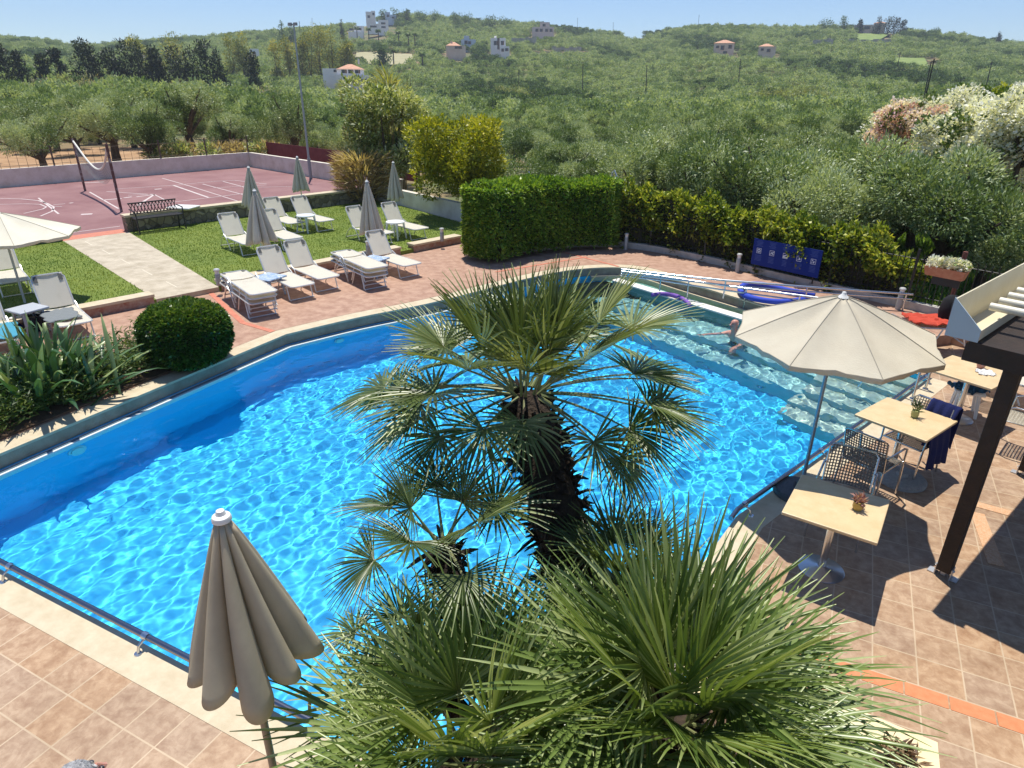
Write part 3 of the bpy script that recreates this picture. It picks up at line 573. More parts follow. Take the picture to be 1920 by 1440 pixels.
for i, (px, yt, yb, wd_, r) in enumerate([(258, 68, 110, 30, 190), (325, 63, 120, 44, 190), (432, 58, 110, 32, 200), (455, 62, 112, 30, 200), (518, 70, 108, 26, 200), (540, 72, 105, 24, 200), (468, 82, 110, 22, 190), (580, 56, 112, 34, 195), (600, 50, 112, 36, 195), (622, 52, 112, 36, 195), (645, 60, 110, 36, 195), (565, 70, 112, 26, 195), (655, 75, 110, 22, 190)]):
    r = 245; b = UR(px, yb, r); z0 = T(b.x, b.y); zt = UR(px, yt, r).z
    tree('poplar_tree', (b.x, b.y, z0), max(5, zt-z0), wd_*r/F*1.15, 'tall', EUC, 'tall yellow-green tree standing on the slope near the floodlight mast', 'tree', 'yellow-green trees on the left slope', 1500, .6, .3, 130+i, .12)
for i, (px, yt, wd_, r, lf, kd) in enumerate([(528, 38, 14, 430, MID, 'cone'), (545, 40, 16, 430, MID, 'round'), (720, 14, 16, 520, MID, 'round'), (740, 13, 14, 520, MID, 'round'), (762, 14, 14, 520, MID, 'round'), (788, 20, 22, 520, MID, 'round'), (815, 21, 26, 520, MID, 'round'), (855, 25, 22, 520, MID, 'round'), (875, 27, 26, 520, MID, 'round'), (922, 29, 28, 520, MID, 'round'), (950, 32, 24, 520, MID, 'round'), (1550, 36, 24, 540, MID, 'round'), (1580, 31, 14, 540, MID, 'tall'), (1612, 36, 10, 540, CYP, 'ragged'), (1644, 30, 12, 540, CYP, 'cone'), (1665, 32, 18, 540, CYP, 'tall'), (1678, 34, 16, 540, CYP, 'ragged'), (1692, 38, 12, 540, CYP, 'ragged'), (1748, 54, 16, 540, MID, 'round'), (1870, 60, 8, 540, CYP, 'cone'), (640, 36, 8, 430, CYP, 'cone'), (712, 82, 34, 300, MID, 'round'), (712, 82, 10, 298, MID, 'round')]):
    s_y = np.interp(px, [a for a, b in SKX], [b for a, b in SKX]); b = UR(px, s_y, r); z0 = T(b.x, b.y); zt = UR(px, yt, r).z
    tree('hilltop_tree', (b.x, b.y, z0), max(3.5, zt-z0), wd_*r/F*1.2, kd, lf, 'tree standing out on the hill skyline', 'tree', 'trees along the hill skyline', 700, .8, .45, 160+i, .12)
for i, (px, yt, r) in enumerate([(670, 50, 300), (692, 52, 300), (710, 55, 300), (748, 58, 300), (766, 62, 300), (778, 62, 300), (738, 92, 290), (792, 98, 290)]):
    r = rof(px, yt+22); b = UR(px, yt+24, r); z0 = T(b.x, b.y); h = UR(px, yt, r).z-z0; rs = np.random.RandomState(i)
    e = empty('date_palm', (b.x, b.y, z0), 'small distant palm tree beside the white villas on the hill', 'palm tree', 'palms by the hill villas'); MB().tube([(0, 0, -.3), (.1, 0, max(h, 4)-1)], [.3, .22], 6).build('trunk', BARK, e)
    n = 60; a = rs.rand(n)*6.28; ax = unit(np.stack([np.cos(a), np.sin(a), rs.uniform(-.5, .9, n)], 1)); V, Fc, t = leaves(np.tile([.1, 0, max(h, 4)-1], (n, 1)), ax, 2.0, .45, rs, rs.rand(n)); link('crown', npmesh('crown', V, Fc, t), MID, e)
for i, (px, py, r, w_, h_) in enumerate([(120, 132, 130, 13, 3), (200, 140, 125, 8, 2.5), (350, 140, 130, 7, 4), (480, 138, 135, 9, 3), (1470, 168, 170, 12, 4), (1500, 166, 170, 14, 4), (1440, 172, 165, 9, 3.5), (1530, 174, 170, 10, 3.5), (985, 165, 185, 12, 3.5), (950, 166, 185, 9, 3.5), (1790, 170, 100, 7, 3.2), (1880, 180, 100, 6, 3), (640, 138, 200, 6, 4)]):
    b = UR(px, py, r); z0 = T(b.x, b.y)
    tree('reed_thicket', (b.x, b.y, z0), h_+(0 if r < 150 else .8), w_, 'round', PALE if px < 600 else LEAF('reed_green%d' % i, (.16, .20, .05), (.26, .30, .09), (.38, .38, .15), .35), 'pale yellowish reed thicket among the olive trees', 'thicket', 'pale reed thickets in the valley', 1600, .6, .15, 190+i, .05)
# ---- garden shrubs and trees
def shrub(name, clusters, n, L, W, leaf, label, cat, base, seed=1, group=None, trunk=None, up=.3, out=.8, jit=.6, shell=.6, extra=None, ta=.3):
    rs = np.random.RandomState(seed); e = empty(name, base, label, cat, group)
    V, Fc, t = crown(rs, n, clusters, L, W, up, out, jit, shell, ta); link('foliage', npmesh('foliage', V, Fc, t), leaf, e)
    if trunk: branchy(rs, *trunk).build('trunk', BARK, e, smooth=True)
    return e
def blob(rs, k, w, d, z0, z1, s0, s1):
    out = []
    for i in range(k):
        a = rs.rand()*6.28; q = math.sqrt(rs.rand())*.8; s = rs.uniform(s0, s1); out.append(((q*w*math.cos(a), q*d*math.sin(a), rs.uniform(z0, z1)), (s, s, s*.85)))
    return out
rs = np.random.RandomState(5)
YEL = LEAF('golden_leaf', (.14, .19, .012), (.34, .36, .02), (.56, .52, .05), .35, .45)
YELL = LEAF('golden_green_leaf', (.09, .16, .014), (.29, .35, .03), (.58, .58, .10), .35, .45)
VAR = LEAF('variegated_leaf', (.12, .18, .04), (.42, .48, .17), (.76, .76, .52), .3, .45)
HED = LEAF('hedge_leaf', (.08, .17, .016), (.22, .37, .04), (.43, .54, .09), .35, .4)
DGR = LEAF('glossy_leaf', (.035, .085, .014), (.085, .18, .025), (.26, .35, .06), .25, .28, .6)
TANG = LEAF('dry_reed', (.30, .22, .11), (.44, .34, .19), (.60, .50, .32), .4)
yb_ = U(880, 412, ZL); cl = blob(rs, 34, 1.75, 1.35, 1.1, 2.75, .35, .62)+[((1.2, -.4, 1.0), (.5, .5, .4)), ((-1.3, .2, .9), (.45, .45, .4))]
shrub('golden_tree', [((c[0][0]-.35, c[0][1], c[0][2]), c[1]) for c in cl], 17000, .13, .06, YEL, 'rounded golden-yellow leafy tree over the white garden wall', 'tree', yb_, 3, None, (.9, .10, [c[0] for c in cl[:9]], (-.2, .1)))
vb_ = UR(728, 345, 27.5); vb_.z = .2; cl = blob(rs, 30, 1.5, 1.2, 1.0, 3.9, .4, .7)
shrub('variegated_tree', cl, 12000, .17, .075, VAR, 'cream and green variegated tree left of the golden tree', 'tree', vb_, 4, None, (1.0, .12, [c[0] for c in cl[:8]]))
e = empty('reed_clump', (vb_.x-.3, vb_.y+.8, .2), 'tall plumes of yellowish reeds sticking up behind the variegated tree', 'reeds'); n = 900
a = rs.rand(n)*6.28; hh = rs.uniform(2.0, 4.6, n); q = rs.rand(n)*1.3; ax = unit(np.stack([np.cos(a)*.55, np.sin(a)*.55, rs.uniform(.1, 1, n)], 1)); V, Fc, t = leaves(np.stack([q*np.cos(a), q*np.sin(a), hh*(1-.35*q/1.3)], 1), ax, .6, .06, rs, rs.rand(n)); link('blades', npmesh('blades', V, Fc, t), LEAF('reed_yellow', (.25, .27, .06), (.40, .40, .12), (.55, .52, .25), .4), e)
mb = MB(); 
for i in range(26): x_, y_ = rs.uniform(-1, 1, 2); mb.tube([(x_*.6, y_*.6, 0), (x_, y_, 2.4), (x_*1.3, y_*1.3, 4.4)], [.02, .015, .006], 4)
mb.build('stems', TANG, e)
tb_ = UR(682, 335, 26.5); tb_.z = .2; e = empty('dry_reed_clump', tb_, 'tan dry reed clump left of the variegated tree beside the red fence', 'reeds'); n = 2200
a = rs.rand(n)*6.28; q = rs.rand(n)**.5*.9; ax = unit(np.stack([np.cos(a)*.9, np.sin(a)*.9, rs.uniform(-.2, 1, n)], 1)); V, Fc, t = leaves(np.stack([q*np.cos(a), q*np.sin(a), rs.uniform(.2, 1.7, n)], 1), ax, .5, .045, rs, rs.rand(n)); link('blades', npmesh('blades', V, Fc, t), TANG, e)
# clipped hedge: rounded box along the fence curve
def hedge(name, line, z0, z1f, half, dens, L, W, leaf, label, seed, rough=.06, topleaf=None):
    rs = np.random.RandomState(seed); pts = [Vector((p[0], p[1])) for p in line]; seg = [(pts[i+1]-pts[i]).length for i in range(len(pts)-1)]; tot = sum(seg); n = int(dens*tot)
    cs = np.concatenate([[0], np.cumsum(seg)]); u = rs.rand(n)*tot; i = np.clip(np.searchsorted(cs, u)-1, 0, len(seg)-1); f = (u-cs[i])/A(seg)[i]
    P0 = A([tuple(p) for p in pts]); c = P0[i]*(1-f[:, None])+P0[i+1]*f[:, None]; t = unit(P0[i+1]-P0[i]); nr = np.stack([-t[:, 1], t[:, 0]], 1)
    H = z1f(u/tot); m = rs.rand(n); per = H-z0; s = rs.rand(n)*(2*per+2*half)      # around the section
    off_ = np.where(s < per, -half, np.where(s < per+2*half, -half+(s-per), half)); zz = np.where(s < per, z0+s, np.where(s < per+2*half, H, z0+(s-per-2*half)))
    nx = np.where(s < per, -1., np.where(s < per+2*half, 0., 1.)); nz = np.where((s >= per) & (s < per+2*half), 1., 0.)
    cr_ = .18; k = np.clip((zz-(H-cr_))/cr_, 0, 1); off_ = off_*(1-.35*k*k*(nz == 0)); zz = zz-(nz > 0)*(np.abs(off_)/half)**4*.14
    wob = rough*(np.sin(u*3.1+zz*4)+np.sin(u*7.3+off_*6+1)+.8*np.sin(u*15+zz*13))+rs.normal(size=n)*rough*.6
    p = np.concatenate([c+nr*(off_+nx*wob)[:, None], (zz+nz*wob)[:, None]], 1)
    N3 = np.concatenate([nr*nx[:, None], nz[:, None]], 1); ax = unit(N3*.7+A([0, 0, .25])+rs.normal(size=(n, 3))*.6)
    base = Vector((pts[0].x, pts[0].y, z0)); e = empty(name, base, label, 'hedge'); tint = np.clip(.45+.25*np.sin(u*2.3+zz*3)*.5+rs.normal(size=n)*.25, 0, 1)
    for end, ip_, sg in ((0, 0, -1), (1, -1, 1)):
        m_ = int(dens*half*1.7); tv = t[0]*0+unit((P0[1:2]-P0[0:1]) if ip_ == 0 else (P0[-1:]-P0[-2:-1]))[0]; nv = A([-tv[1], tv[0]]); He = float(z1f(A([float(end)]))[0]); o_ = rs.uniform(-half, half, m_); zq = rs.uniform(z0, He, m_)
        bul = (.28*np.sqrt(np.clip(1-(o_/half)**2, 0, 1))+rs.normal(size=m_)*rough)*sg; pe = np.stack([P0[ip_][0]+nv[0]*o_+tv[0]*bul, P0[ip_][1]+nv[1]*o_+tv[1]*bul, zq], 1)
        p = np.concatenate([p, pe]); ax = np.concatenate([ax, unit(A([tv[0]*sg, tv[1]*sg, .3])+rs.normal(size=(m_, 3))*.6)]); tint = np.concatenate([tint, np.clip(.45+rs.normal(size=m_)*.25, 0, 1)])
    n = len(p)
    V, Fc, tt = leaves(p-A(base), ax, L*(.6+.8*rs.rand(n)), W*(.7+.6*rs.rand(n)), rs, tint); link('foliage', npmesh('foliage', V, Fc, tt), leaf, e)
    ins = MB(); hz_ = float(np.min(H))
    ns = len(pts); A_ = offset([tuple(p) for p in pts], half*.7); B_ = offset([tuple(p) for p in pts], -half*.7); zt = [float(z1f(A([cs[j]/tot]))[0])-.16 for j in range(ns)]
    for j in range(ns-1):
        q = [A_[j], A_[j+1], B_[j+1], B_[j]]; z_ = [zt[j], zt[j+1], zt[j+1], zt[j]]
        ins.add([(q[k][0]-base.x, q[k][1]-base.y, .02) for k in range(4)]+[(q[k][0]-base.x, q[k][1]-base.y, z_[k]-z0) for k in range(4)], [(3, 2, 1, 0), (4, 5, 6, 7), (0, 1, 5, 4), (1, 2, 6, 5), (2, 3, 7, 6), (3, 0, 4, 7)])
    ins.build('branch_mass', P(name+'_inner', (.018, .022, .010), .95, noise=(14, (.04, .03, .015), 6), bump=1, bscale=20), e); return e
hl = [(p.x, p.y) for p in smooth_line([(-8.0, 14.75, 0), (-7.6, 15.9, 0), (-6.85, 17.1, 0), (-5.7, 17.95, 0), (-5.0, 18.1, 0), (-4.2, 17.95, 0)], 5)]
hl = offset(hl, .35); hl = [p for p in hl if 905 < pxof(p[0], p[1], 1.2)[0] < 1152]
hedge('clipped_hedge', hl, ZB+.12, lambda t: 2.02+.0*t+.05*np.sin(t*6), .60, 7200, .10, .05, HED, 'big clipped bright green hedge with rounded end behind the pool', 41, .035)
def zat(p, py):
    d = A([p[0], p[1]]); lo, hi = -2., 6.
    for _ in range(40):
        m_ = (lo+hi)/2; q = R @ (A([p[0], p[1], m_])-CP); y = q[1]/q[2]*F+720
        if y > py: lo = m_
        else: hi = m_
    return lo
def online(line, px):
    L = [Vector((p[0], p[1])) for p in line]; best = None
    for i in range(len(L)-1):
        for k in range(20):
            p = L[i].lerp(L[i+1], k/20); e_ = abs(pxof(p.x, p.y, .7)[0]-px)
            if best is None or e_ < best[0]: best = (e_, p)
    return best[1]
FL = [(p[0], p[1]) for p in fence_pts[17:]]; FV = [(p[0], p[1]) for p in fence_pts[12:]]; VPX = [1160, 1250, 1300, 1350, 1400, 1450, 1500, 1550, 1600, 1650, 1690]; VPY = [352, 362, 376, 388, 400, 408, 416, 424, 436, 458, 492]
vl = [tuple(online(offset(FV, .30), x_)) for x_ in VPX]; VH = [zat(p, y_)-.05 for p, y_ in zip(vl, VPY)]; vs = [0]
for a_, b_ in zip(vl[:-1], vl[1:]): vs.append(vs[-1]+(Vector(b_)-Vector(a_)).length)
vs = [v_/vs[-1] for v_ in vs]
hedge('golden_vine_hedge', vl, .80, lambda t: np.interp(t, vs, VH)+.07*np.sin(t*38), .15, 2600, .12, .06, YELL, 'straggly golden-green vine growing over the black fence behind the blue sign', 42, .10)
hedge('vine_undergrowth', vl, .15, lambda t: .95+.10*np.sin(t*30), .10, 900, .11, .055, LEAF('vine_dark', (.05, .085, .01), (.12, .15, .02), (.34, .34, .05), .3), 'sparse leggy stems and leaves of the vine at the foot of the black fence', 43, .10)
# bougainvillea and oleander at the right
BOUG = LEAF('white_bract', (.10, .16, .04), (.78, .78, .72), (.90, .90, .86), .3, .6, .3, (.04, .16, .8)); BPNK = LEAF('pink_bract', (.10, .14, .04), (.62, .30, .32), (.90, .78, .75), .3, .6, .3, (.06, .24, .9))
for i, (px, py, r, w_, h_, lf, lb) in enumerate([(1700, 252, 30, 1.5, 4.3, BPNK, 'pink-flowering bougainvillea at the left of the white ones'), (1752, 222, 31, 1.5, 5.0, BOUG, 'white bougainvillea rising highest at the back of the group'), (1790, 262, 28.5, 1.6, 4.3, BOUG, 'white bougainvillea in the middle above the olive tops'), (1668, 255, 31, 1.0, 3.9, BOUG, 'small white bougainvillea sprays at the far left of the group'), (1872, 262, 24, 1.7, 4.4, BOUG, 'large white bougainvillea at the right edge of the photo'), (1930, 240, 23, 1.6, 4.6, BOUG, 'white bougainvillea cut by the right edge of the photo'), (1845, 216, 34, 1.8, 4.6, YELL, 'yellow-green bush behind the white bougainvilleas')]):
    c = UR(px, py, r); z0 = T(c.x, c.y); h_ = max(2.5, c.z+.95-z0); rs = np.random.RandomState(70+i); cl = blob(rs, 26, w_*.85, w_*.85, h_-1.7, h_-.2, .35, .55)
    shrub('bougainvillea' if lf is not YELL else 'yellow_bush', cl, 9500, .11, .09, lf, lb, 'flowering shrub' if lf is not YELL else 'bush', (c.x, c.y, z0), 80+i, None, (h_-1.9, .1, [c_[0] for c_ in cl[:8]]), ta=.8)
# small garden plants behind the court fence
for i, (px, py) in enumerate([(330, 285), (352, 292), (395, 285), (430, 290), (300, 292), (455, 282), (480, 288), (505, 285)]):
    c = UR(px, py+12, 41+i*.12); c.z = T(c.x, c.y); rs = np.random.RandomState(90+i); cl = blob(rs, 8, .8, .6, .4, 1.3, .25, .45)
    shrub('garden_shrub', cl, 900, .26, .07, [VAR, TANG, VAR, TANG][i % 4], ('pale variegated' if i % 2 == 0 else 'dry tan')+' shrub on the dirt behind the court wall', 'shrub', c, 95+i, 'shrubs behind the court wall')
# round clipped bush
bb = U(360, 680, ZB); cl = [((0, 0, .62), (.86, .78, .66))]
rs = np.random.RandomState(6); e = empty('round_bush', bb, 'glossy round clipped bush beside the raised pool edge', 'bush'); n = 15000
d = unit(rs.normal(size=(n, 3))); sup = np.sign(d)*np.abs(d)**.8; p = A([0, 0, .50])+sup*A([.62, .60, .49])*(.97+.05*rs.rand(n)[:, None]+.03*np.sin(d[:, :1]*14)*np.cos(d[:, 1:2]*13)); p[:, 2] = np.maximum(p[:, 2], .03)
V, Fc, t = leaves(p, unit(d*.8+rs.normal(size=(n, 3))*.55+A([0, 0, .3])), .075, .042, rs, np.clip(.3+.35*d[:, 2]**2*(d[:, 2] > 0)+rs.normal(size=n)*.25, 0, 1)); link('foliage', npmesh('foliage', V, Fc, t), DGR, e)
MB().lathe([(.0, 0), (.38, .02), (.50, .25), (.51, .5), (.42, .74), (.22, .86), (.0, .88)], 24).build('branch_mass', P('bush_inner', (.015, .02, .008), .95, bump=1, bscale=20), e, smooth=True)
# strap-leaved flax
def strap(mb, base, az, el, L, w, droop, tw, tint, T_, n=7):
    d0 = Vector((math.cos(az)*math.cos(el), math.sin(az)*math.cos(el), math.sin(el))); p = Vector(base); s = Vector((-math.sin(az+tw), math.cos(az+tw), 0)); b = len(mb.v)
    for i in range(n+1):
        t = i/n; ww = w*(.55+.9*t if t < .5 else 1.0*(1-((t-.5)/.5)**2)+.02); dd = (d0+Vector((0, 0, -droop*t*t))).normalized(); up = s.cross(dd).normalized()
        mb.v += [tuple(p-s*ww/2+up*ww*.22), tuple(p), tuple(p+s*ww/2+up*ww*.22)]; T_ += [tint]*3; p = p+dd*(L/n)
        if i: k = b+3*i; mb.f += [[k-3, k-2, k+1, k], [k-2, k-1, k+2, k+1]]
def flax(name, base, n, L, w, label, seed, leaf, col='plant'):
    rs = np.random.RandomState(seed); mb = MB(); T_ = []
    for i in range(n):
        a = rs.rand()*6.28; el = rs.uniform(.55, 1.5); strap(mb, (rs.normal()*.28, rs.normal()*.28, 0), a, el, L*rs.uniform(.6, 1.15), w*rs.uniform(.7, 1.2), rs.uniform(.2, 1.5), rs.uniform(-.6, .6), rs.rand(), T_)
    e = empty(name, base, label, col); me = npmesh('leaves', mb.v, mb.f, T_, True); link('leaves', me, leaf, e); return e
FLAX = LEAF('flax_leaf', (.035, .095, .035), (.085, .18, .06), (.32, .40, .17), .2, .32, .6)
flax('flax_plant', (-9.75, 4.75, ZB), 190, 1.15, .085, 'large strap-leaved flax plant in the bed left of the pool', 11, FLAX)
flax('flax_plant', (-10.9, 4.0, ZB), 90, 1.0, .08, 'smaller flax plant at the left picture edge behind the big one', 12, FLAX)
rs = np.random.RandomState(14); n = 17000; q = []
while len(q) < n:
    x_, y_ = rs.uniform(-12.4, -9.05), rs.uniform(2.2, 7.2)
    if inside(x_, y_, bed) and not (math.hypot(x_+9.6, y_-7) < .7): q.append((x_, y_, ZB+abs(rs.normal())*.16+.10*math.sin(x_*3)*math.sin(y_*4)+.08))
q = A(q); a = rs.rand(n)*6.28; V, Fc, t = leaves(q, unit(np.stack([np.cos(a), np.sin(a), rs.uniform(-.1, .9, n)], 1)), .14, .022, rs, rs.rand(n))
o = link('ground_cover', npmesh('ground_cover', V, Fc, t), LEAF('cover_leaf', (.03, .07, .012), (.07, .13, .02), (.18, .24, .05), .25)); tag(o, 'low dark green ground cover filling the bed under the flax', 'ground cover', kind='stuff')
# weeds beyond the fence at the right, sparse dry grass on the dirt
n = 9000; rr = rs.uniform(15.8, 30, n); px = rs.uniform(1640, 2050, n); V = []
azz = np.arctan((px-960)/F*math.cos(PIT))-TH; xx = rr*np.sin(azz); yy = rr*np.cos(azz); keep = A([not inside(x_, y_, PROP[:-2]+[(12, 11.5), (12, 0), (-40, 0)]) for x_, y_ in zip(xx, yy)]); xx, yy = xx[keep], yy[keep]; n = len(xx)
V, Fc, t = leaves(np.stack([xx, yy, terr(xx, yy)+.05], 1), unit(np.stack([rs.normal(size=n)*.5, rs.normal(size=n)*.5, np.ones(n)], 1)), .38, .09, rs, rs.rand(n))
o = link('weeds', npmesh('weeds', V, Fc, t), LEAF('weed_leaf', (.10, .19, .03), (.19, .33, .05), (.34, .48, .10), .35)); tag(o, 'bright green weeds growing beyond the black fence', 'weeds', kind='stuff')
# lawn blades
n = 52000; q = []
lp = [s2, s3, (-8.3, 15.9), (-6.8, 18.0), (-9.9, 18.1), (-13, 19.6), tuple(sw[3]), tuple(sw[2])]; lp2 = [s0, s1, tuple(sw[1]), tuple(sw[0])]
while len(q) < n:
    x_, y_ = rs.uniform(-20.5, -8), rs.uniform(3, 21)
    if inside(x_, y_, lp) or inside(x_, y_, lp2): q.append((x_, y_, ZL))
q = A(q); V, Fc, t = leaves(q, unit(np.stack([rs.normal(size=n)*.5, rs.normal(size=n)*.5, np.ones(n)], 1)), .035, .016, rs, np.clip(.5+.3*np.sin(q[:, 0]*1.3+2)*np.sin(q[:, 1]*.9)+rs.normal(size=n)*.2, 0, 1))
o = link('lawn_grass', npmesh('lawn_grass', V, Fc, t), LEAF('grass_leaf', (.10, .18, .015), (.17, .26, .025), (.30, .34, .07), .3)); tag(o, 'short mown green grass of the lawn', 'grass', kind='stuff')
# ---------------------------------------------------------------- fan palms
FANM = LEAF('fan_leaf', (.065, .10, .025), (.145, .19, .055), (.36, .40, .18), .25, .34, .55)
FANY = LEAF('fan_leaf_sunny', (.09, .15, .035), (.21, .29, .075), (.50, .56, .28), .30, .32, .6)  # palest tone raised so the leaf colour carries glossy highlights
PET = P('petiole', (.16, .20, .07), .5, noise=(5, (.22, .22, .10), 3))
FIB = P('palm_fibre', (.022, .014, .009), .95, noise=(20, (.06, .04, .025), 6), bump=1, bscale=40)
def frond(rs, az, el, Lp, Rf, seg=34, sprd=2.35, droop=.45, tilt=.0, tb=.5, wf=.85, fold=.34):
    """petiole + folded fan; returns (petiole MB, fan verts, faces, tint)"""
    d = Vector((math.cos(az)*math.cos(el), math.sin(az)*math.cos(el), math.sin(el))); side = Vector((-math.sin(az), math.cos(az), 0)); pts = []; p = Vector((0, 0, 0)); dd = d.copy()
    for i in range(6):
        pts.append(p.copy()); dd = (dd+Vector((0, 0, -.07*math.cos(el)))).normalized(); p = p+dd*Lp/5
    pm = MB().tube(pts, [.012, .010, .009, .008, .007, .006], 5); hub = pts[-1]; fwd = dd; fwd = (fwd+Vector((0, 0, -tilt))).normalized(); side = (side+Vector((rs.normal(), rs.normal(), rs.normal()))*.12); side = (side-fwd*side.dot(fwd)).normalized(); nrm = side.cross(fwd)
    if nrm.z < 0: nrm = -nrm
    V = []; Fc = []; T_ = []
    for j in range(seg):
        u = (j+.5)/seg*2-1; a = u*sprd; L = Rf*(1-.22*abs(u)**2)*rs.uniform(.9, 1.06); wmax = Rf*.046*rs.uniform(.85, 1.1)
        dr = (fwd*math.cos(a)+side*math.sin(a)); cup = .30+.25*abs(u); s2_ = (-fwd*math.sin(a)+side*math.cos(a)); dj = droop*rs.uniform(.4, 1.7)*(1+1.2*(rs.rand() < .07)); tj = float(np.clip(tb+rs.normal()*.2, 0, 1)); b = len(V); p = hub.copy(); dcur = (dr+nrm*cup*.6).normalized(); n = 5
        for i in range(n+1):
            t = i/n; w = max(.004, (2*sprd/seg)*L*(t*1.0 if t < .42 else .42*(1-((t-.42)/.58)**1.25)))*wf+.001
            upv = s2_.cross(dcur).normalized(); upv = upv if upv.dot(nrm) > 0 else -upv
            V += [tuple(p-s2_*w/2+upv*w*fold), tuple(p-upv*w*.12), tuple(p+s2_*w/2+upv*w*fold)]; T_ += [min(1, tj+(.25 if t > .95 else 0))]*3
            dcur = (dcur+Vector((0, 0, -dj*t*.45))+s2_*rs.normal()*.02-nrm*.03).normalized(); p = p+dcur*L/n
            if i: k = b+3*i; Fc += [[k-3, k-2, k+1, k], [k-2, k-1, k+2, k+1]]
    return pm, V, Fc, T_
def fan_palm(base, path, r0, specs, label, seed, leaf, r1=None, shag=60, sheath=.12):
    rs = np.random.RandomState(seed); e = empty('fan_palm', base, label, 'fan palm', 'fan palms in the planter'); top = Vector(path[-1]); n = len(path)
    sp_ = smooth_line(path, 5); m = len(sp_); r1 = r1 or r0; mb = MB(); rad = [r0+(r1-r0)*i/(m-1)+.015*math.sin(i*2.1) for i in range(m)]; rad[-1] *= .6
    mb.tube(sp_, rad, 14)
    for i in range(shag*6):                                         # old leaf bases and fibre
        t = rs.rand()*.98; k = min(int(t*(m-1)), m-2); f = t*(m-1)-k; p = sp_[k].lerp(sp_[k+1], f); rr_ = rad[k]*.88; a = rs.rand()*6.28; o = Vector((math.cos(a), math.sin(a), 0)); q = p+o*rr_
        L = rs.uniform(.05, .15) if rs.rand() < .75 else rs.uniform(.12, .24); up = rs.uniform(.3, 1.3) if rs.rand() < .6 else rs.uniform(-1, .2); dd = (o+Vector((0, 0, up))+Vector((rs.normal(), rs.normal(), 0))*.3).normalized()
        w = rs.uniform(.008, .026); mb.tube([q, q+dd*L*.6, q+dd*L+Vector((0, 0, -.02))], [w, w*.8, w*.25], 4)
    mb.build('trunk', FIB, e)
    for (az, el, Lp, Rf, kw) in specs:
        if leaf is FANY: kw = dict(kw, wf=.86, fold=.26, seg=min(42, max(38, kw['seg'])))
        pm, V, Fc, T_ = frond(rs, az, el, Lp, Rf, **kw); org = top+Vector((math.cos(az), math.sin(az), 0))*rad[-2]*.6
        fo_ = link('frond', npmesh('frond', V, Fc, T_), leaf, e); fo_.location = org; pm.build('petiole', PET, fo_, smooth=True)
    return e
def specs(rs, n, e0, e1, Lp, Rf, a0=0, arc=6.283, tilt=(0, .5), droop=(.25, .7), seg=32, tb=.5, sprd=2.3):
    out = []
    for i in range(n):
        t = (i+.5)/n; a = a0+(i*2.399963) % 6.283*arc/6.283+rs.uniform(-.12, .12); el = e0+(e1-e0)*t+rs.uniform(-.08, .08)
        out.append((a, el, Lp*rs.uniform(.85, 1.15)*(.75+.5*t), Rf*rs.uniform(.88, 1.08), dict(seg=seg, sprd=sprd*rs.uniform(.8, 1.05), droop=droop[0]+(droop[1]-droop[0])*t, tilt=tilt[0]+(tilt[1]-tilt[0])*t, tb=tb+rs.uniform(-.15, .15))))
    return out
rs = np.random.RandomState(77)
b0 = Vector((-.62, 3.05, .05)); tp = U(985, 735, 2.42); 
sp1 = specs(rs, 21, 1.45, .40, .50, .50, tilt=(-.1, .1), droop=(.03, .12), tb=.5, seg=30)+specs(rs, 12, .40, .02, .72, .50, a0=.7, tilt=(.0, .22), droop=(.05, .2), tb=.45, seg=30)
sp1 = [(a, e_, L_*(1.22 if abs((a % 6.2832)-.45) < .7 or abs((a % 6.2832)-6.73) < .7 else 1), Rf_, k_) for a, e_, L_, Rf_, k_ in sp1 if e_ > .55 or min(abs((a % 6.2832)-5.13), abs((a % 6.2832)+6.2832-5.13)) > .75]
sp1 = sp1+[(3.1, .0, .62, .50, dict(seg=30, sprd=2.1, droop=.15, tilt=.15, tb=.4)), (3.75, -.05, .70, .50, dict(seg=30, sprd=2.1, droop=.2, tilt=.15, tb=.5)), (4.2, -.05, .60, .46, dict(seg=30, sprd=2.1, droop=.2, tilt=.25, tb=.4)), (.1, -.02, .66, .50, dict(seg=30, sprd=2.1, droop=.15, tilt=.15, tb=.4)), (-.35, -.05, .55, .48, dict(seg=30, sprd=2.1, droop=.2, tilt=.25, tb=.5)), (5.1, -.25, .22, .40, dict(seg=30, sprd=2.2, droop=.45, tilt=.3, tb=.5)), (4.65, .1, .45, .46, dict(seg=30, sprd=2.2, droop=.2, tilt=.2, tb=.5)), (.30, .12, .80, .50, dict(seg=30, sprd=2.1, droop=.15, tilt=.1, tb=.45)), (.75, .2, .80, .50, dict(seg=30, sprd=2.1, droop=.15, tilt=.1, tb=.45)), (3.4, .1, .85, .50, dict(seg=30, sprd=2.1, droop=.15, tilt=.1, tb=.45)), (-.10, -.25, .70, .46, dict(seg=30, sprd=2.0, droop=.5, tilt=.5, tb=.45)), (2.9, -.1, .8, .46, dict(seg=30, sprd=2.0, droop=.2, tilt=.2, tb=.45))]
fan_palm(b0, [(0, 0, 0), ((tp-b0).x*.45, (tp-b0).y*.4, 1.1), (tp.x-b0.x, tp.y-b0.y, tp.z-b0.z)], .20, sp1, 'tallest fan palm with thick shaggy dark trunk in front of the pool', 1, FANM, .15, 170)
b1 = Vector((.0, 2.6, .05)); t1 = U(1262, 1345, 1.18)
sp2 = specs(rs, 22, 1.45, .15, .38, .86, tilt=(-.1, .2), droop=(.04, .14), tb=.55, seg=50)+specs(rs, 17, .45, -.25, .74, .64, a0=1, tilt=(.0, .4), droop=(.1, .3), tb=.6, seg=46, sprd=2.7)
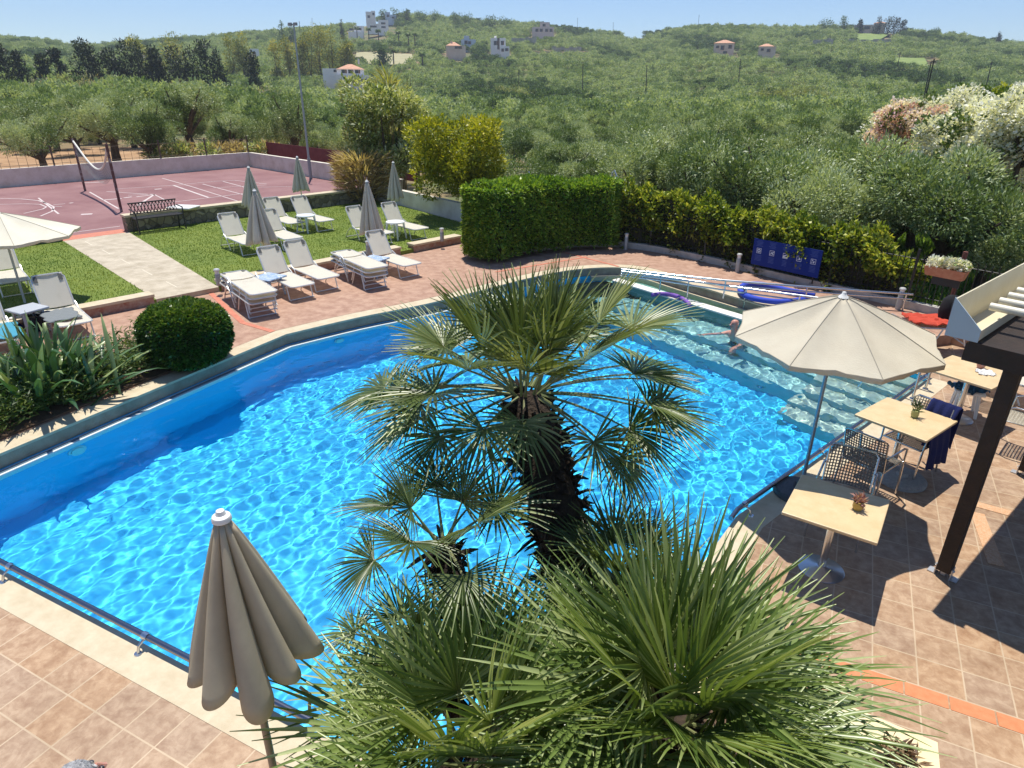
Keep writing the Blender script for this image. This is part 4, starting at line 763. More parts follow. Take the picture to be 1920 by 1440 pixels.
fan_palm(b1, [(0, 0, 0), ((t1-b1).x*.5, (t1-b1).y*.5, .6), tuple(t1-b1)], .14, sp2, 'broad low fan palm at the bottom centre with the largest leaves', 2, FANY, .12, 60)
b2 = Vector((-.45, 2.35, .05)); t2 = U(880, 1425, 1.0)
sp3 = specs(rs, 26, 1.35, -.05, .46, .70, tilt=(-.1, .3), droop=(.04, .2), tb=.6)
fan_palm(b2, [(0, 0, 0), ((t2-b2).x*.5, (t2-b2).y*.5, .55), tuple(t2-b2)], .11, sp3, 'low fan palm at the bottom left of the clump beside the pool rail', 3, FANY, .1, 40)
b3 = Vector((-.60, 2.75, .05)); t3 = U(832, 1015, 1.85)
sp4 = specs(rs, 10, 1.2, .1, .32, .38, a0=1.3, tilt=(0, .4), droop=(.05, .25), tb=.25)
fan_palm(b3, [(0, 0, 0), ((t3-b3).x*.75, (t3-b3).y*.5, .85), tuple(t3-b3)], .085, sp4, 'slim leaning fan palm left of the thick trunk', 4, FANM, .075, 60)
b4 = Vector((-.35, 3.3, .05)); t4 = U(1165, 1095, 1.45)
fan_palm(b4, [(0, 0, 0), ((t4-b4).x*.5, (t4-b4).y*.5, .9), tuple(t4-b4)], .07, specs(rs, 11, 1.35, .15, .26, .40, tilt=(0, .3), droop=(.05, .2), tb=.3), 'slim fan palm right of the thick trunk', 5, FANM, .06, 40)
b5 = Vector((-.62, 2.45, .05)); t5 = U(760, 1230, 1.15)
fan_palm(b5, [(0, 0, 0), ((t5-b5).x*.5, (t5-b5).y*.5, .6), tuple(t5-b5)], .06, specs(rs, 5, 1.4, .3, .25, .30, tilt=(0, .4), droop=(.05, .2), tb=.35), 'small fan palm low over the water left of the clump', 6, FANM, .05, 30)
flx = U(1685, 1428, .06); n = 160; a = rs.rand(n)*6.28; V, Fc, t = leaves(np.stack([rs.normal(size=n)*.05, rs.normal(size=n)*.05, rs.rand(n)*.1], 1), unit(np.stack([np.cos(a), np.sin(a), rs.uniform(0, 1, n)], 1)), .10, .022, rs, rs.rand(n))
o = link('dry_shrub', npmesh('dry_shrub', V, Fc, t), LEAF('dry_leaf', (.10, .05, .025), (.22, .13, .07), (.35, .25, .13), .2)); o.location = flx; tag(o, 'small dry brown shrub on the cream planter border', 'dry plant')
# ================================================================ OBJECTS
def HZ(px, py, tx, ty, z):
    g_ = U(px, py, z); d = ray(tx, ty); t = math.hypot(g_.x, g_.y)/math.hypot(d[0], d[1]); return HC+d[2]*t
def rz2(v): return math.atan2(v.y, v.x)
PANE = P('window_dark', (.03, .035, .045), .2); ROOFT = P('roof_tile', (.55, .27, .16), .85, noise=(1.2, (.66, .38, .25), 4)); VW = P('villa_white', (.84, .80, .76), .85, noise=(.4, (.90, .87, .84), 3)); VB = P('villa_blue_white', (.55, .62, .72), .85); VT = P('villa_tan', (.66, .50, .38), .85, noise=(.4, (.76, .60, .48), 3)); VP_ = P('villa_pink', (.70, .56, .50), .85)
SHUT = P('shutter_brown', (.16, .09, .05), .7)
def house(name, px, py, r, blocks, wins, roofs, wall, label, turn=0., xtra=()):
    """blocks/windows/roofs in photo-pixel units around the point (px, py) on the hill at distance r"""
    r = rof(px, py+2); c = UR(px, py, r); k = r/F*.9; az = math.atan2(c.x, c.y); e = empty(name, (c.x, c.y, c.z), label, 'house', rz=-az+turn)
    for x0, x1, y0, y1, d0, d1 in blocks:
        MB().box(((x0+x1)/2*k, (d0+d1)/2, (y0+y1)/2*k), ((x1-x0)*k, d1-d0, (y1-y0)*k)).build('wall', wall, e)
        MB().box(((x0+x1)/2*k, (d0+d1)/2, y0*k-1.5), ((x1-x0)*k, d1-d0, 3)).build('foundation', wall, e)
    for x0, x1, y0, y1, d in wins:
        w_ = MB().box(((x0+x1)/2*k, d-.03, (y0+y1)/2*k), ((x1-x0)*k, .1, (y1-y0)*k)).build('window', PANE, e); MB().box(((x0+x1)/2*k, d-.1, y0*k-.05), ((x1-x0)*k+.2, .15, .1)).build('sill', wall, w_); MB().box((x1*k+.3, d-.06, (y0+y1)/2*k), (.5, .06, (y1-y0)*k)).build('shutter', SHUT, w_)
    for x0, x1, y, h_, d0, d1 in roofs:
        x0 *= k; x1 *= k; y *= k; h_ *= k; o = .35; dm = (d0+d1)/2; q = min((x1-x0), (d1-d0))*.42
        MB().add([(x0-o, d0-o, y), (x1+o, d0-o, y), (x1+o, d1+o, y), (x0-o, d1+o, y), (x0+q, dm, y+h_), (x1-q, dm, y+h_)], [(0, 1, 5, 4), (1, 2, 5), (2, 3, 4, 5), (3, 0, 4), (3, 2, 1, 0)]).build('roof', ROOFT, e)
    for x0, x1, y0, y1 in xtra: MB().box(((x0+x1)/2*k, 3.0, (y0+y1)/2*k), ((x1-x0)*k, .8, (y1-y0)*k)).build('chimney', wall, e)
    return e
house('villa', 645, 151, 215, [(-37, -12, 3, 20, 1, 8), (-12, 37, 10, 20, 0.2, 8), (-14, 45, -4, 9.5, -1.5, 9)], [(-3, 3, 12, 18, .2), (9, 15, 12, 18, .2), (21, 27, 12, 18, .2), (-17, -14, 14, 18, 1), (8, 15, -4, 3, -1.5), (19, 26, -4, 3, -1.5), (31, 37, -4, 3, -1.5)], [(-10, 37, 19, 9, .2, 8)], VW, 'white villa with wide tiled roof and arched basement above the grove', xtra=[(28, 31, 28, 37)])
house('villa', 697, 38, 480, [(-10, 0, 0, 14, 2, 8), (0, 7, 0, 15, 0, 7)], [(-7, -4, 4, 8, 2), (2, 4, 8, 12, 0)], [], VW, 'tall white cubic villa at the very top of the left hill')
house('villa', 732, 38, 480, [(-9, 0, 0, 13, 0, 7), (0, 11, 0, 9, 0, 7)], [(-6, -3, 5, 9, 0), (3, 6, 3, 6, 0)], [], VB, 'pale blue-white villa on the hilltop right of the tall cubic one')
house('villa', 710, 56, 440, [(-20, 0, 2, 10, 2, 9), (0, 18, 0, 16, 0, 8)], [(5, 11, 9, 12, 0), (5, 11, 3, 6, 0), (-15, -5, 4, 7, 2)], [], VW, 'white modern villa in two steps below the hilltop villas')
house('villa', 668, 62, 430, [(-14, 12, -8, 2, 0, 7), (-4, 14, 2, 12, 2, 8)], [(-12, -6, 4, 8, 1.9), (2, 8, 5, 9, 2)], [], VW, 'white flat-roofed villa left of the two-step villa')
house('stone_house', 855, 97, 400, [(-18, 18, -6, 10, 0, 9)], [(-2, 3, 5, 9, 0), (5, 9, 5, 9, 0)], [(-17, 8, 10, 7, 0, 9)], VT, 'brown stone house with small tiled roof beside the blue-white gabled house', xtra=[(-10, -6, 12, 18)])
house('gabled_house', 880, 84, 412, [(-15, 12, -6, 9, 0, 8), (-10, 0, 9, 15, .2, 6)], [(-9, -5, 1, 7, 0), (-2, 1, 1, 6, 0)], [], VB, 'blue-white house with stepped gable on the slope')
house('villa', 936, 96, 390, [(-16, 12, -2, 22, 0, 8), (2, 19, -3, 8, -2, 0)], [(-10, -5, 10, 17, 0), (3, 7, 10, 17, 0), (4, 7, -1, 4, -2), (11, 15, 0, 5, -2), (-3.5, -1.5, 3, 22, 0)], [], VW, 'white cubic villa with dark slit standing alone in the middle slope', xtra=[(-9, -5, 22, 26)])
house('villa', 1018, 62, 470, [(-20, 20, -6, 10, 0, 9), (-6, 12, 10, 18, 1, 9)], [(-14, -10, 2, 7, 0), (-6, -2, 2, 7, 0), (4, 8, 2, 7, 0), (12, 16, 2, 7, 0), (-1, 3, 11, 15, 1)], [], VP_, 'wide pinkish villa on the ridge right of the hilltop')
house('stone_house', 1356, 96, 440, [(-17, 18, -5, 13, 0, 10)], [(-13, -10, 5, 9, 0), (-5, -1, 2, 9, 0), (8, 12, 4, 10, 0), (0, 5, -4, 0, 0)], [(-17, 18, 13, 6, 0, 10)], VT, 'square tan house with orange roof, left of the pair')
house('stone_house', 1438, 100, 430, [(-15, 14, -5, 11, 0, 9)], [(-11, -8, 4, 8, 0), (-1, 3, 2, 7, 0)], [(-15, 10, 11, 5, 0, 9)], VT, 'smaller tan house with orange roof, right of the pair')
house('bungalow', 1632, 55, 520, [(-25, 4, -2, 7, 0, 8), (4, 22, -2, 9, 1, 8)], [(-10, -2, 0, 5, 0), (10, 14, 0, 5, 1)], [(4, 22, 9, 3, 1, 8)], VP_, 'long low house on the right ridge above a bright lawn')
house('villa', 478, 108, 330, [(-8, 8, -4, 14, 0, 7)], [(-4, 0, 4, 9, 0)], [], VW, 'white villa half hidden by the yellow-green trees on the left slope')
# clear trees in front of the houses: lawns and pale fields on the hill
def patch(name, pts, r, m):
    mb = MB(); n = 10; V = []
    for i in range(n+1):
        for j in range(n+1):
            u, v = i/n, j/n; a = Vector(pts[0]).lerp(Vector(pts[1]), u); b = Vector(pts[3]).lerp(Vector(pts[2]), u); q = a.lerp(b, v); p = UR(q.x, q.y, rof(q.x, q.y)); V.append((p.x, p.y, T(p.x, p.y)+1.1))
    mb.add(V, [[i*(n+1)+j, (i+1)*(n+1)+j, (i+1)*(n+1)+j+1, i*(n+1)+j+1] for i in range(n) for j in range(n)]); return struct(name, mb, m)
FIELD = P('dry_field', (.36, .33, .17), .95, noise=(.15, (.44, .40, .24), 5)); GRN = P('green_field', (.16, .24, .045), .95, noise=(.2, (.24, .30, .08), 4)); RETW = P('retaining_stone', (.50, .44, .36), .9, noise=(.3, (.34, .32, .25), 6, .4, .6))
patch('hill_field', [(664, 108), (775, 112), (772, 92), (668, 88)], [262, 262, 300, 300], FIELD)
patch('hill_lawn', [(1577, 72), (1640, 74), (1672, 58), (1595, 57)], [490, 490, 515, 515], GRN)
patch('hill_field', [(1650, 112), (1745, 116), (1735, 100), (1665, 99)], [330, 330, 350, 350], GRN)
for k, (a, b, c_) in enumerate([((1525, 80), (1560, 84), 6), ((1590, 79), (1670, 82), 6), ((1035, 92), (1090, 96), 5), ((960, 78), (1005, 84), 9)]):
    p, q = UR(*a, rof(*a)), UR(*b, rof(*b)); d = q-p; e = empty('terrace_wall', (p.x, p.y, p.z-1), ['pale stone terrace wall on the right hill, left piece', 'long pale stone terrace wall below the low ridge house', 'stone rubble terrace right of the white cubic villa', 'grey retaining wall below the pinkish ridge villa'][k], 'terrace wall', 'stone terraces on the hill', math.atan2(d.y, d.x)); L_ = math.hypot(d.x, d.y)
    for j in range(7): MB().box((L_*(j+.5)/7, 0, 1+.3*math.sin(j*3+k)), (L_/7.4, 1, c_*.36+.3*math.cos(j*5))).build('stone_block', RETW, e)
# utility poles in the valley
for i, (x0, y0, x1, y1, r) in enumerate([(1093, 168, 1093, 120, 200), (1213, 168, 1213, 122, 190), (1386, 152, 1389, 110, 230), (1733, 196, 1752, 110, 75), (1742, 150, 1746, 116, 150), (1685, 120, 1688, 98, 300), (583, 48, 585, 34, 480), (1083, 52, 1083, 34, 520), (1150, 60, 1150, 42, 520), (1310, 42, 1311, 28, 520), (973, 164, 973, 130, 210), (1857, 140, 1860, 115, 200), (560, 70, 561, 40, 300)]):
    a, b = UR(x0, y0, r), UR(x1, y1, r); z0 = min(T(a.x, a.y), a.z)
    e = empty('utility_pole', (a.x, a.y, z0), ['dark wooden utility pole rising from the grove', 'tall dark utility pole leaning right behind the bougainvillea'][i == 3], 'utility pole', 'utility poles in the valley'); h = b.z-z0
    MB().tube([(0, 0, -.5), (b.x-a.x, b.y-a.y, h)], [.13 if r > 100 else .085, .09 if r > 100 else .05], 7).build('pole', WOODD, e)
    MB().box((b.x-a.x, b.y-a.y, h-.25), (.4 if r < 100 else .9, .06, .06), -.4).build('cross_arm', WOODD, e)
# floodlight mast
mb_ = U(583, 335, ZL); mh = HZ(583, 335, 555, 44, ZL); e = empty('floodlight_mast', mb_, 'tall grey floodlight mast behind the end wall of the court', 'mast')
MB().tube([(0, 0, 0), (0, 0, mh-ZL)], [.055, .035], 12).build('pole', P('galvanised', (.36, .42, .42), .5, .3), e, smooth=True); MB().tube([(0, 0, 0), (0, 0, .9)], .075, 12).build('sleeve', P('grey_paint', (.30, .33, .33), .6), e, smooth=True)
for s in (-1, 1):
    MB().box((s*.15, -.06, mh-ZL-.03), (.18, .08, .12)).build('floodlight', P('lamp_grey', (.3, .33, .33), .5), e, bevel=.01)
MB().tube([(-.2, 0, mh-ZL-.05), (.2, 0, mh-ZL-.05)], .02, 6).build('bracket', STEEL, e)
# fences
def fence(name, pts, z0f, h, sp_, rad, m, label, panel=1.7, cat='fence', posts=True, rails=(.12, .88), ph=.0):
    pts = [Vector((p[0], p[1])) for p in pts]; b = pts[0]; e = empty(name, (b.x, b.y, z0f), label, cat); acc = []
    seg = [(pts[i+1]-pts[i]).length for i in range(len(pts)-1)]; tot = sum(seg)
    def at_(s):
        for i, L in enumerate(seg):
            if s <= L or i == len(seg)-1: return pts[i]+(pts[i+1]-pts[i])*(s/L)-b
            s -= L
    n = max(1, round(tot/panel)); pl_ = tot/n
    for k in range(n+1):
        p = at_(k*pl_)
        if posts: MB().box((p.x, p.y, h/2+.04), (.05, .05, h+.08)).build('post', m, e)
        if k < n:
            mb = MB(); q = at_((k+1)*pl_)
            for rr in rails: mb.tube([(p.x, p.y, h*rr), (q.x, q.y, h*rr)], rad*1.1, 4)
            c = int(pl_/sp_)
            for j in range(1, c):
                w_ = p.lerp(q, j/c); mb.tube([(w_.x, w_.y, .0), (w_.x, w_.y, h+ph)], rad, 4)
            mb.build('picket_panel', m, e)
    return e
ff = offset([(p[0], p[1]) for p in fence_pts[17:]], .1)
fence('iron_fence', ff, ZB+.16, .98, .115, .009, BLACK, 'black iron picket fence around the pool terrace under the vine')
wt = cc[0]+Vector((0, 0)); fence('court_fence', [cc[0], cc[1]], ZL+.72, .75, .30, .008, P('rust_iron', (.10, .07, .05), .8), 'thin rusty wire fence on top of the far court wall', 2.2, ph=-.08)
e = empty('mesh_fence', (-29.6, 28.8, 0), 'dark red fabric fence running behind the end of the court', 'fence', rz=rz2(Vector((12.6, -3.9))))
MB().box((6.6, 0, .95), (13.2, .03, .9)).build('fabric', P('red_fabric', (.15, .025, .03), .85, noise=(3, (.20, .045, .05), 4)), e)
for k in range(6): MB().tube([(k*2.6+.05, .05, -.4), (k*2.6+.05, .05, 1.5)], .035, 6).build('post', P('fence_post_brown', (.12, .06, .04), .8), e)
# volleyball net
pa, pb = U(160, 358, ZL), U(228, 397, ZL); ha, hb_ = HZ(160, 358, 135, 260, ZL)-ZL, HZ(228, 397, 192, 270, ZL)-ZL; e = empty('volleyball_net', pa, 'sagging volleyball net strung between two rusty posts on the court', 'net'); d = pb-pa; RUST = P('rusty_post', (.13, .055, .045), .7, noise=(6, (.35, .30, .28), 4, .5, .6))
for q, h in ((Vector((0, 0, 0)), ha), (d, hb_)): MB().tube([q, q+Vector((0, 0, h))], .045, 8).build('post', RUST, e, smooth=True)
def ntop(t): return Vector((d.x*t, d.y*t, ha+(hb_-ha)*t-.08-3.3*(t*(1-t))**1.0*(1+.45*(t-.5)*2)*1.0))
MB().tube([ntop(i/20) for i in range(21)], .035, 6).build('top_tape', P('net_tape', (.72, .70, .62), .8), e)
mb = MB()
for i in range(41): t = i/40; p = ntop(t); mb.tube([p, p+Vector((0, 0, -.75+.3*math.sin(t*3.14)))], .004, 3)
for k in range(1, 8): mb.tube([ntop(i/20)+Vector((0, 0, (-.75+.3*math.sin(i/20*3.14))*k/7)) for i in range(21)], .004, 3)
mb.build('mesh', P('net_cord', (.25, .25, .24), .8), e)
# bollard lamps
def bollard(p, label, h=.46):
    e = empty('bollard_lamp', p, label, 'bollard lamp', 'small bollard lamps around the pool'); MB().lathe([(.055, 0), (.055, h-.12), (.052, h-.115)], 16).build('post', P('bollard_grey', (.42, .42, .40), .5, .4), e, smooth=True)
    MB().lathe([(.045, h-.12), (.045, h-.04)], 16).build('lens', P('frosted', (.75, .75, .72), .4), e, smooth=True); MB().lathe([(.0, h+.01), (.05, h), (.065, h-.02), (.062, h-.045), (.0, h-.045)], 16).build('cap', P('bollard_cap', (.62, .62, .60), .4, .4), e, smooth=True)
for (px, py, z, lb) in [(411, 535, ZB+.2, 'bollard lamp on the kerb beside the left lounger stack'), (691, 478, ZB+.2, 'bollard lamp behind the right lounger stack'), (829, 452, ZB+.2, 'bollard lamp on the short kerb left of the hedge'), (1173, 468, ZB, 'bollard lamp where the hedge meets the golden vine'), (1382, 510, ZB, 'bollard lamp left of the blue sign'), (1683, 580, ZB, 'bollard lamp at the right end of the ramp handrail')]: bollard(U(px, py, z), lb, .46 if z == ZB else .36)
# bench
IRON = P('bench_iron', (.030, .026, .024), .5)
def bench(c, rz, label):
    e = empty('park_bench', c, label, 'bench', rz=rz); mb = MB()
    for k in range(6): mb.box((0, -.20+k*.075, .43), (1.35, .05, .025))
    mb.build('seat', IRON, e); mb = MB(); mb.tube([(-.68, .24, .82), (.68, .24, .82)], .022, 6); mb.tube([(-.68, .22, .52), (.68, .22, .52)], .018, 6)
    for k in range(14): x_ = -.66+k*.0945; mb.tube([(x_, .22, .52), (x_+.0945, .24, .82)], .012, 4); mb.tube([(x_+.0945, .22, .52), (x_, .24, .82)], .012, 4)
    mb.build('backrest', IRON, e)
    for s in (-1, 1): MB().tube([(s*.66, -.24, 0), (s*.66, -.2, .42), (s*.66, .2, .42), (s*.66, .26, 0)], .022, 6).build('leg', IRON, e); MB().tube([(s*.66, -.22, .44), (s*.67, -.2, .64), (s*.67, .22, .66)], .02, 6).build('armrest', IRON, e)
w1 = Vector(((sw[2]+g1*.78+g2*.36).x, (sw[2]+g1*.78+g2*.36).y, ZL)); bench(w1, rz2(g1), 'black lattice-back bench against the stone wall right of the path')
w1 = Vector(((sw[0]+(sw[1]-sw[0])*.30+g2*.42).x, (sw[0]+(sw[1]-sw[0])*.30+g2*.42).y, ZL)); bench(w1, rz2(g1), 'black bench hidden behind the open parasol at the left')
bp_ = sw[2]+off+g1*1.75; e = empty('plastic_tabletop', (bp_.x, bp_.y, ZL+.482), 'white plastic tabletop lying on the stone wall cap right of the bench', 'tabletop', rz=.3); MB().box((0, 0, .03), (.80, .62, .05)).build('board', WHITE, e, bevel=.02); MB().box((0, 0, .0), (.66, .48, .02)).build('rim', WHITE, e)
# ---- sun loungers
GRIP = P('grip_grey', (.10, .10, .09), .6)
def lounger(loc, rz, back, label, group='white sun loungers around the lawn', stuffz=0):
    e = empty('sun_lounger', loc, label, 'sun lounger', group, rz); W_ = .26; zs = .33; hx = -1.27; L_ = -1.92
    bd = Vector((-math.cos(back), 0, math.sin(back))); BL = L_*-1+hx; nb = Vector((math.sin(back), 0, math.cos(back)))
    def sling(x0, x1, o, dirv, n, L, name, sag=.018):
        mb = MB(); V = []; 
        for i in range(9):
            for j in range(5):
                t = i/8; y = -W_+.015+(2*W_-.03)*j/4; p = Vector(o)+dirv*(L*t)+n*(-sag*math.sin(math.pi*j/4)*1.0); V.append((p.x, y, p.z))
        f = [[i*5+j, i*5+j+1, (i+1)*5+j+1, (i+1)*5+j] for i in range(8) for j in range(4)]; b = len(V); V2 = [(x-n.x*.012, y, z-n.z*.012) for x, y, z in V]; mb.add(V+V2, f+[[q+b for q in r_[::-1]] for r_ in f]+[[i*5, (i+1)*5, (i+1)*5+b, i*5+b] for i in range(8)]+[[i*5+4, i*5+4+b, (i+1)*5+4+b, (i+1)*5+4] for i in range(8)])
        return mb.build(name, WSLING, e, smooth=True)
    sling(0, 0, (-.02, 0, zs), Vector((-1, 0, 0)), Vector((0, 0, 1)), -hx-.05, 'seat'); sling(0, 0, (hx, 0, zs+.012), bd, nb, BL, 'backrest')
    mb = MB()
    for s in (-1, 1): mb.tube([(hx-.04, s*W_, zs-.01), (-.06, s*W_, zs-.01), (0, s*(W_-.05), zs-.01)], .016, 6)
    mb.tube([(0, -(W_-.05), zs-.01), (0, W_-.05, zs-.01)], .016, 6); mb.build('seat_frame', ALU, e, smooth=True)
    o = Vector((hx, 0, zs)); top = o+bd*BL; mb = MB()
    mb.tube([o+Vector((0, -W_, 0)), top-bd*.07+Vector((0, -W_, 0)), top+Vector((0, -W_+.07, 0)), top+Vector((0, W_-.07, 0)), top-bd*.07+Vector((0, W_, 0)), o+Vector((0, W_, 0))], .016, 6); mb.build('back_frame', ALU, e, smooth=True)
    for s in (-1, 1):
        q = top-bd*.08+Vector((0, s*(W_-.06), 0))+nb*.012; MB().box(q, (.11, .06, .012), rot=Matrix((bd, Vector((0, 1, 0)), nb)).transposed()).build('corner_grip', GRIP, e)
        MB().tube([(-.30, s*W_, zs), (-.20, s*W_, .02), (-.14, s*W_, .0)], .014, 6).build('leg', ALU, e, smooth=True)
        MB().tube([(-.62, s*W_, zs), (-.70, s*(W_+.01), .14), (-.78, s*(W_+.01), .01)], .014, 6).build('leg', ALU, e, smooth=True)
        MB().tube([(-.98, s*(W_+.01), .02), (-1.06, s*(W_+.02), .20), (-1.16, s*(W_+.02), zs), (-1.30, s*(W_+.02), zs+.06)], .014, 6).build('leg', ALU, e, smooth=True)
        MB().tube([(-1.72, s*W_, .0), (-1.62, s*W_, .16), (-1.45, s*W_, zs-.03), (hx, s*W_, zs)], .014, 6).build('leg', ALU, e, smooth=True)
    for x_ in (-.20, -1.70): pass
    MB().tube([(-.16, -W_, .015), (-.16, W_, .015)], .012, 6).build('stretcher', ALU, e); MB().tube([(-1.70, -W_, .02), (-1.70, W_, .02)], .012, 6).build('stretcher', ALU, e)
    return e
A0 = math.radians(-20)
LO = [((570, 534), ZB, .98, 'raised lounger beside the left stack, nearest the left lounger stack'), ((618, 519), ZB, .98, 'raised lounger between the two lounger stacks, nearer the right stack'), ((775, 495), ZB, .98, 'raised lounger on the paving right of the right-hand stack'),
 ((476, 455), ZL, .98, 'lawn lounger left of the front-row closed parasol'), ((552, 446), ZL, .98, 'lawn lounger just right of the closed parasol in front'), ((557, 417), ZL, .98, 'back-row lawn lounger left of the white round table'), ((614, 413), ZL, .98, 'back-row lawn lounger right of the white round table'), ((726, 437), ZL, .98, 'lawn lounger half hidden behind the wide closed parasol'), ((792, 428), ZL, .98, 'rightmost lawn lounger, near the white garden wall'),
 ((28, 527), ZL, .98, 'lounger on the left lawn cut by the picture edge'), ((143, 606), ZB, 1.02, 'lounger with grey towel beside the square plastic table'), ((-2, 642), ZB, 1.02, 'lounger at the left edge with a blue towel')]
LH = []
for (q, z, bk, lb) in LO: p = U(q[0], q[1], z+.34); LH.append(lounger((p.x, p.y, z), A0+random.uniform(-.04, .04), bk, lb))
for nm, q, z0 in (('left', (494, 549), ZB), ('right', (708, 501), ZB)):
    for k in range(3):
        p = U(q[0], q[1], z0+.33+.18); lounger((p.x+random.uniform(-.02, .02), p.y+random.uniform(-.02, .02), z0+k*.09), A0-.09, 0.0, ['bottom', 'middle', 'top'][k]+' flat lounger of the %s stack on the paving' % nm, 'stacked sun loungers')
# towels, bags, small things at the left
def cloth(name, c, w_, l_, rz, m, label, dz=.02, seed=0, cat='towel', slope=0.):
    rs = np.random.RandomState(seed); mb = MB(); n = 14; V = []
    for i in range(n+1):
        for j in range(n+1):
            x_, y_ = (i/n-.5)*l_, (j/n-.5)*w_; V.append((x_+.02*math.sin(j*.9+seed), y_+.02*math.sin(i*1.1), dz*(math.sin(i*1.3+seed)*math.cos(j*1.7)+.5*math.sin(i*2.9+j))*.5+slope*x_))
    mb.add(V, [[i*(n+1)+j, (i+1)*(n+1)+j, (i+1)*(n+1)+j+1, i*(n+1)+j+1] for i in range(n) for j in range(n)]); o = mb.build(name, m, smooth=True); md_ = o.modifiers.new('thick', 'SOLIDIFY'); md_.thickness = .012; o.location = c; o.rotation_euler = (0, 0, rz); tag(o, label, cat); return o
def TW(n_, c): return P(n_, c, .95, bump=.4, bscale=150)
p = U(112, 590, ZB+.36); cloth('towel', (p.x, p.y, ZB+.365), .52, .75, A0, TW('towel_grey', (.20, .22, .23)), 'grey towel lying on the lounger beside the square table', seed=1)
p = U(5, 622, ZB+.36); cloth('towel', (p.x, p.y, ZB+.365), .5, .9, A0, TW('towel_cyan', (.06, .30, .42)), 'bright blue towel on the lounger at the left edge', seed=2)
def side_table(p, label, m=WHITE, h=.46, sq=True, r_=.24):
    e = empty('side_table', p, label, 'side table', 'small plastic tables under the parasols')
    if sq: MB().box((0, 0, h-.02), (2*r_, 2*r_, .04)).build('tabletop', m, e, bevel=.015)
    else: MB().lathe([(0, h), (r_*.97, h), (r_, h-.015), (r_*.97, h-.035), (0, h-.035)], 28).build('tabletop', m, e, smooth=True)
    for a in (-1, 1):
        for b in (-1, 1): MB().tube([(a*r_*.6, b*r_*.6, h-.03), (a*r_*.78, b*r_*.78, 0)], [.035, .022], 6).build('leg', m, e, smooth=True)
    return e
GRT = P('grey_plastic', (.42, .45, .50), .5)
pt = U(50, 577, ZB+.46); side_table((pt.x, pt.y, ZB), 'grey square table at the foot of the open parasol at left', GRT, .46, True, .25)
p = U(62, 600, ZB+.2); 
e = empty('beach_bag', (p.x, p.y, ZB), 'dark beach bag hanging under the grey square table', 'bag'); MB().lathe([(0, 0), (.14, .01), (.17, .12), (.15, .26), (.13, .28)], 12).build('body', TW('bag_dark', (.02, .022, .035)), e, smooth=True); MB().tube([(-.12, 0, .27), (-.05, 0, .40), (.05, 0, .40), (.12, 0, .27)], .01, 6).build('strap', TW('strap_dark', (.03, .03, .04)), e)
p = U(28, 610, ZB+.1); e = empty('beach_bag', (p.x, p.y, ZB), 'navy blue bag with white trim beside the left-edge lounger', 'bag'); MB().lathe([(0, 0), (.16, .01), (.18, .1), (.13, .2), (0, .23)], 12).build('body', TW('bag_navy', (.01, .03, .16)), e, smooth=True); MB().lathe([(.05, .22), (.06, .25), (0, .27)], 10).build('trim', WHITE, e)
ptC, ptE = U(573, 403, ZL+.5), U(741, 415, ZL+.5); side_table((ptC.x, ptC.y, ZL), 'white round table between the two back-row lawn loungers', P('pale_blue_white', (.66, .71, .76), .5), .5, False, .27); side_table((ptE.x, ptE.y, ZL), 'white round table beside the rightmost lawn lounger', P('white_round', (.76, .78, .78), .5), .5, False, .27)
ptA, ptD = U(503, 518, ZB+.42), U(701, 484, ZB+.42)
for q, w_ in ((ptA, 'left'), (ptD, 'right')): side_table((q.x, q.y, ZB), 'blue-topped table between the %s lounger stack and a raised lounger' % w_, P('blue_top_'+w_, (.25, .36, .52), .7, noise=(18, (.62, .66, .72), 3, .5, .6)), .42, True, .27)
# ---- closed parasols
def closed_parasol(base, hz_, label, m, canopy=.60, Rb=.27, lobes=8, seed=0, rot=0, pole=.019, n=128, polem=None):
    e = empty('closed_parasol', base, label, 'parasol', rz=rot); H = hz_-base[2]; z1 = H-.05; z0 = H*(1-canopy); rs = np.random.RandomState(seed); ph = rs.rand(lobes)*.5; dl = rs.uniform(-.05, .06, lobes); am = rs.uniform(.8, 1.2, lobes)
    MB().tube([(0, 0, 0), (0, 0, H-.03)], pole, 10).build('pole', polem or WHITE, e, smooth=True)
    prof = [(z1-(z1-z0)*i/14) for i in range(15)]; mb = MB(); b = 0
    for i, z in enumerate(prof):
        t = i/14
        for k in range(n):
            q = 2*math.pi*k/n; s = q/(2*math.pi)*lobes; j = int(s) % lobes; f = s-int(s); lobe = abs(math.sin(math.pi*f))**.55
            ro = .035+(Rb-.035)*(t**.92)*am[j]; ri = .032+(Rb*.40-.032)*t; r_ = ri+(ro-ri)*lobe; tw = (f-.5)*.10*t
            zz = z+(t**6)*(.02+dl[j])*1.0-(t**8)*.07*lobe+(t**8)*.03; mb.v.append((r_*math.cos(q+tw+.18*t), r_*math.sin(q+tw+.18*t), zz))
    for i in range(14):
        for k in range(n): mb.f.append([i*n+k, i*n+(k+1) % n, (i+1)*n+(k+1) % n, (i+1)*n+k][::-1])
    c = mb.build('canopy', m, e, smooth=True, auto=60); md_ = c.modifiers.new('thick', 'SOLIDIFY'); md_.thickness = .006; md_.offset = -1
    MB().lathe([(0, H+.012), (.018, H+.008), (.024, H-.012), (.040, H-.02), (.044, H-.03), (.044, H-.045), (0, H-.045)], 20).build('finial', WHITE, e, smooth=True)
    return e
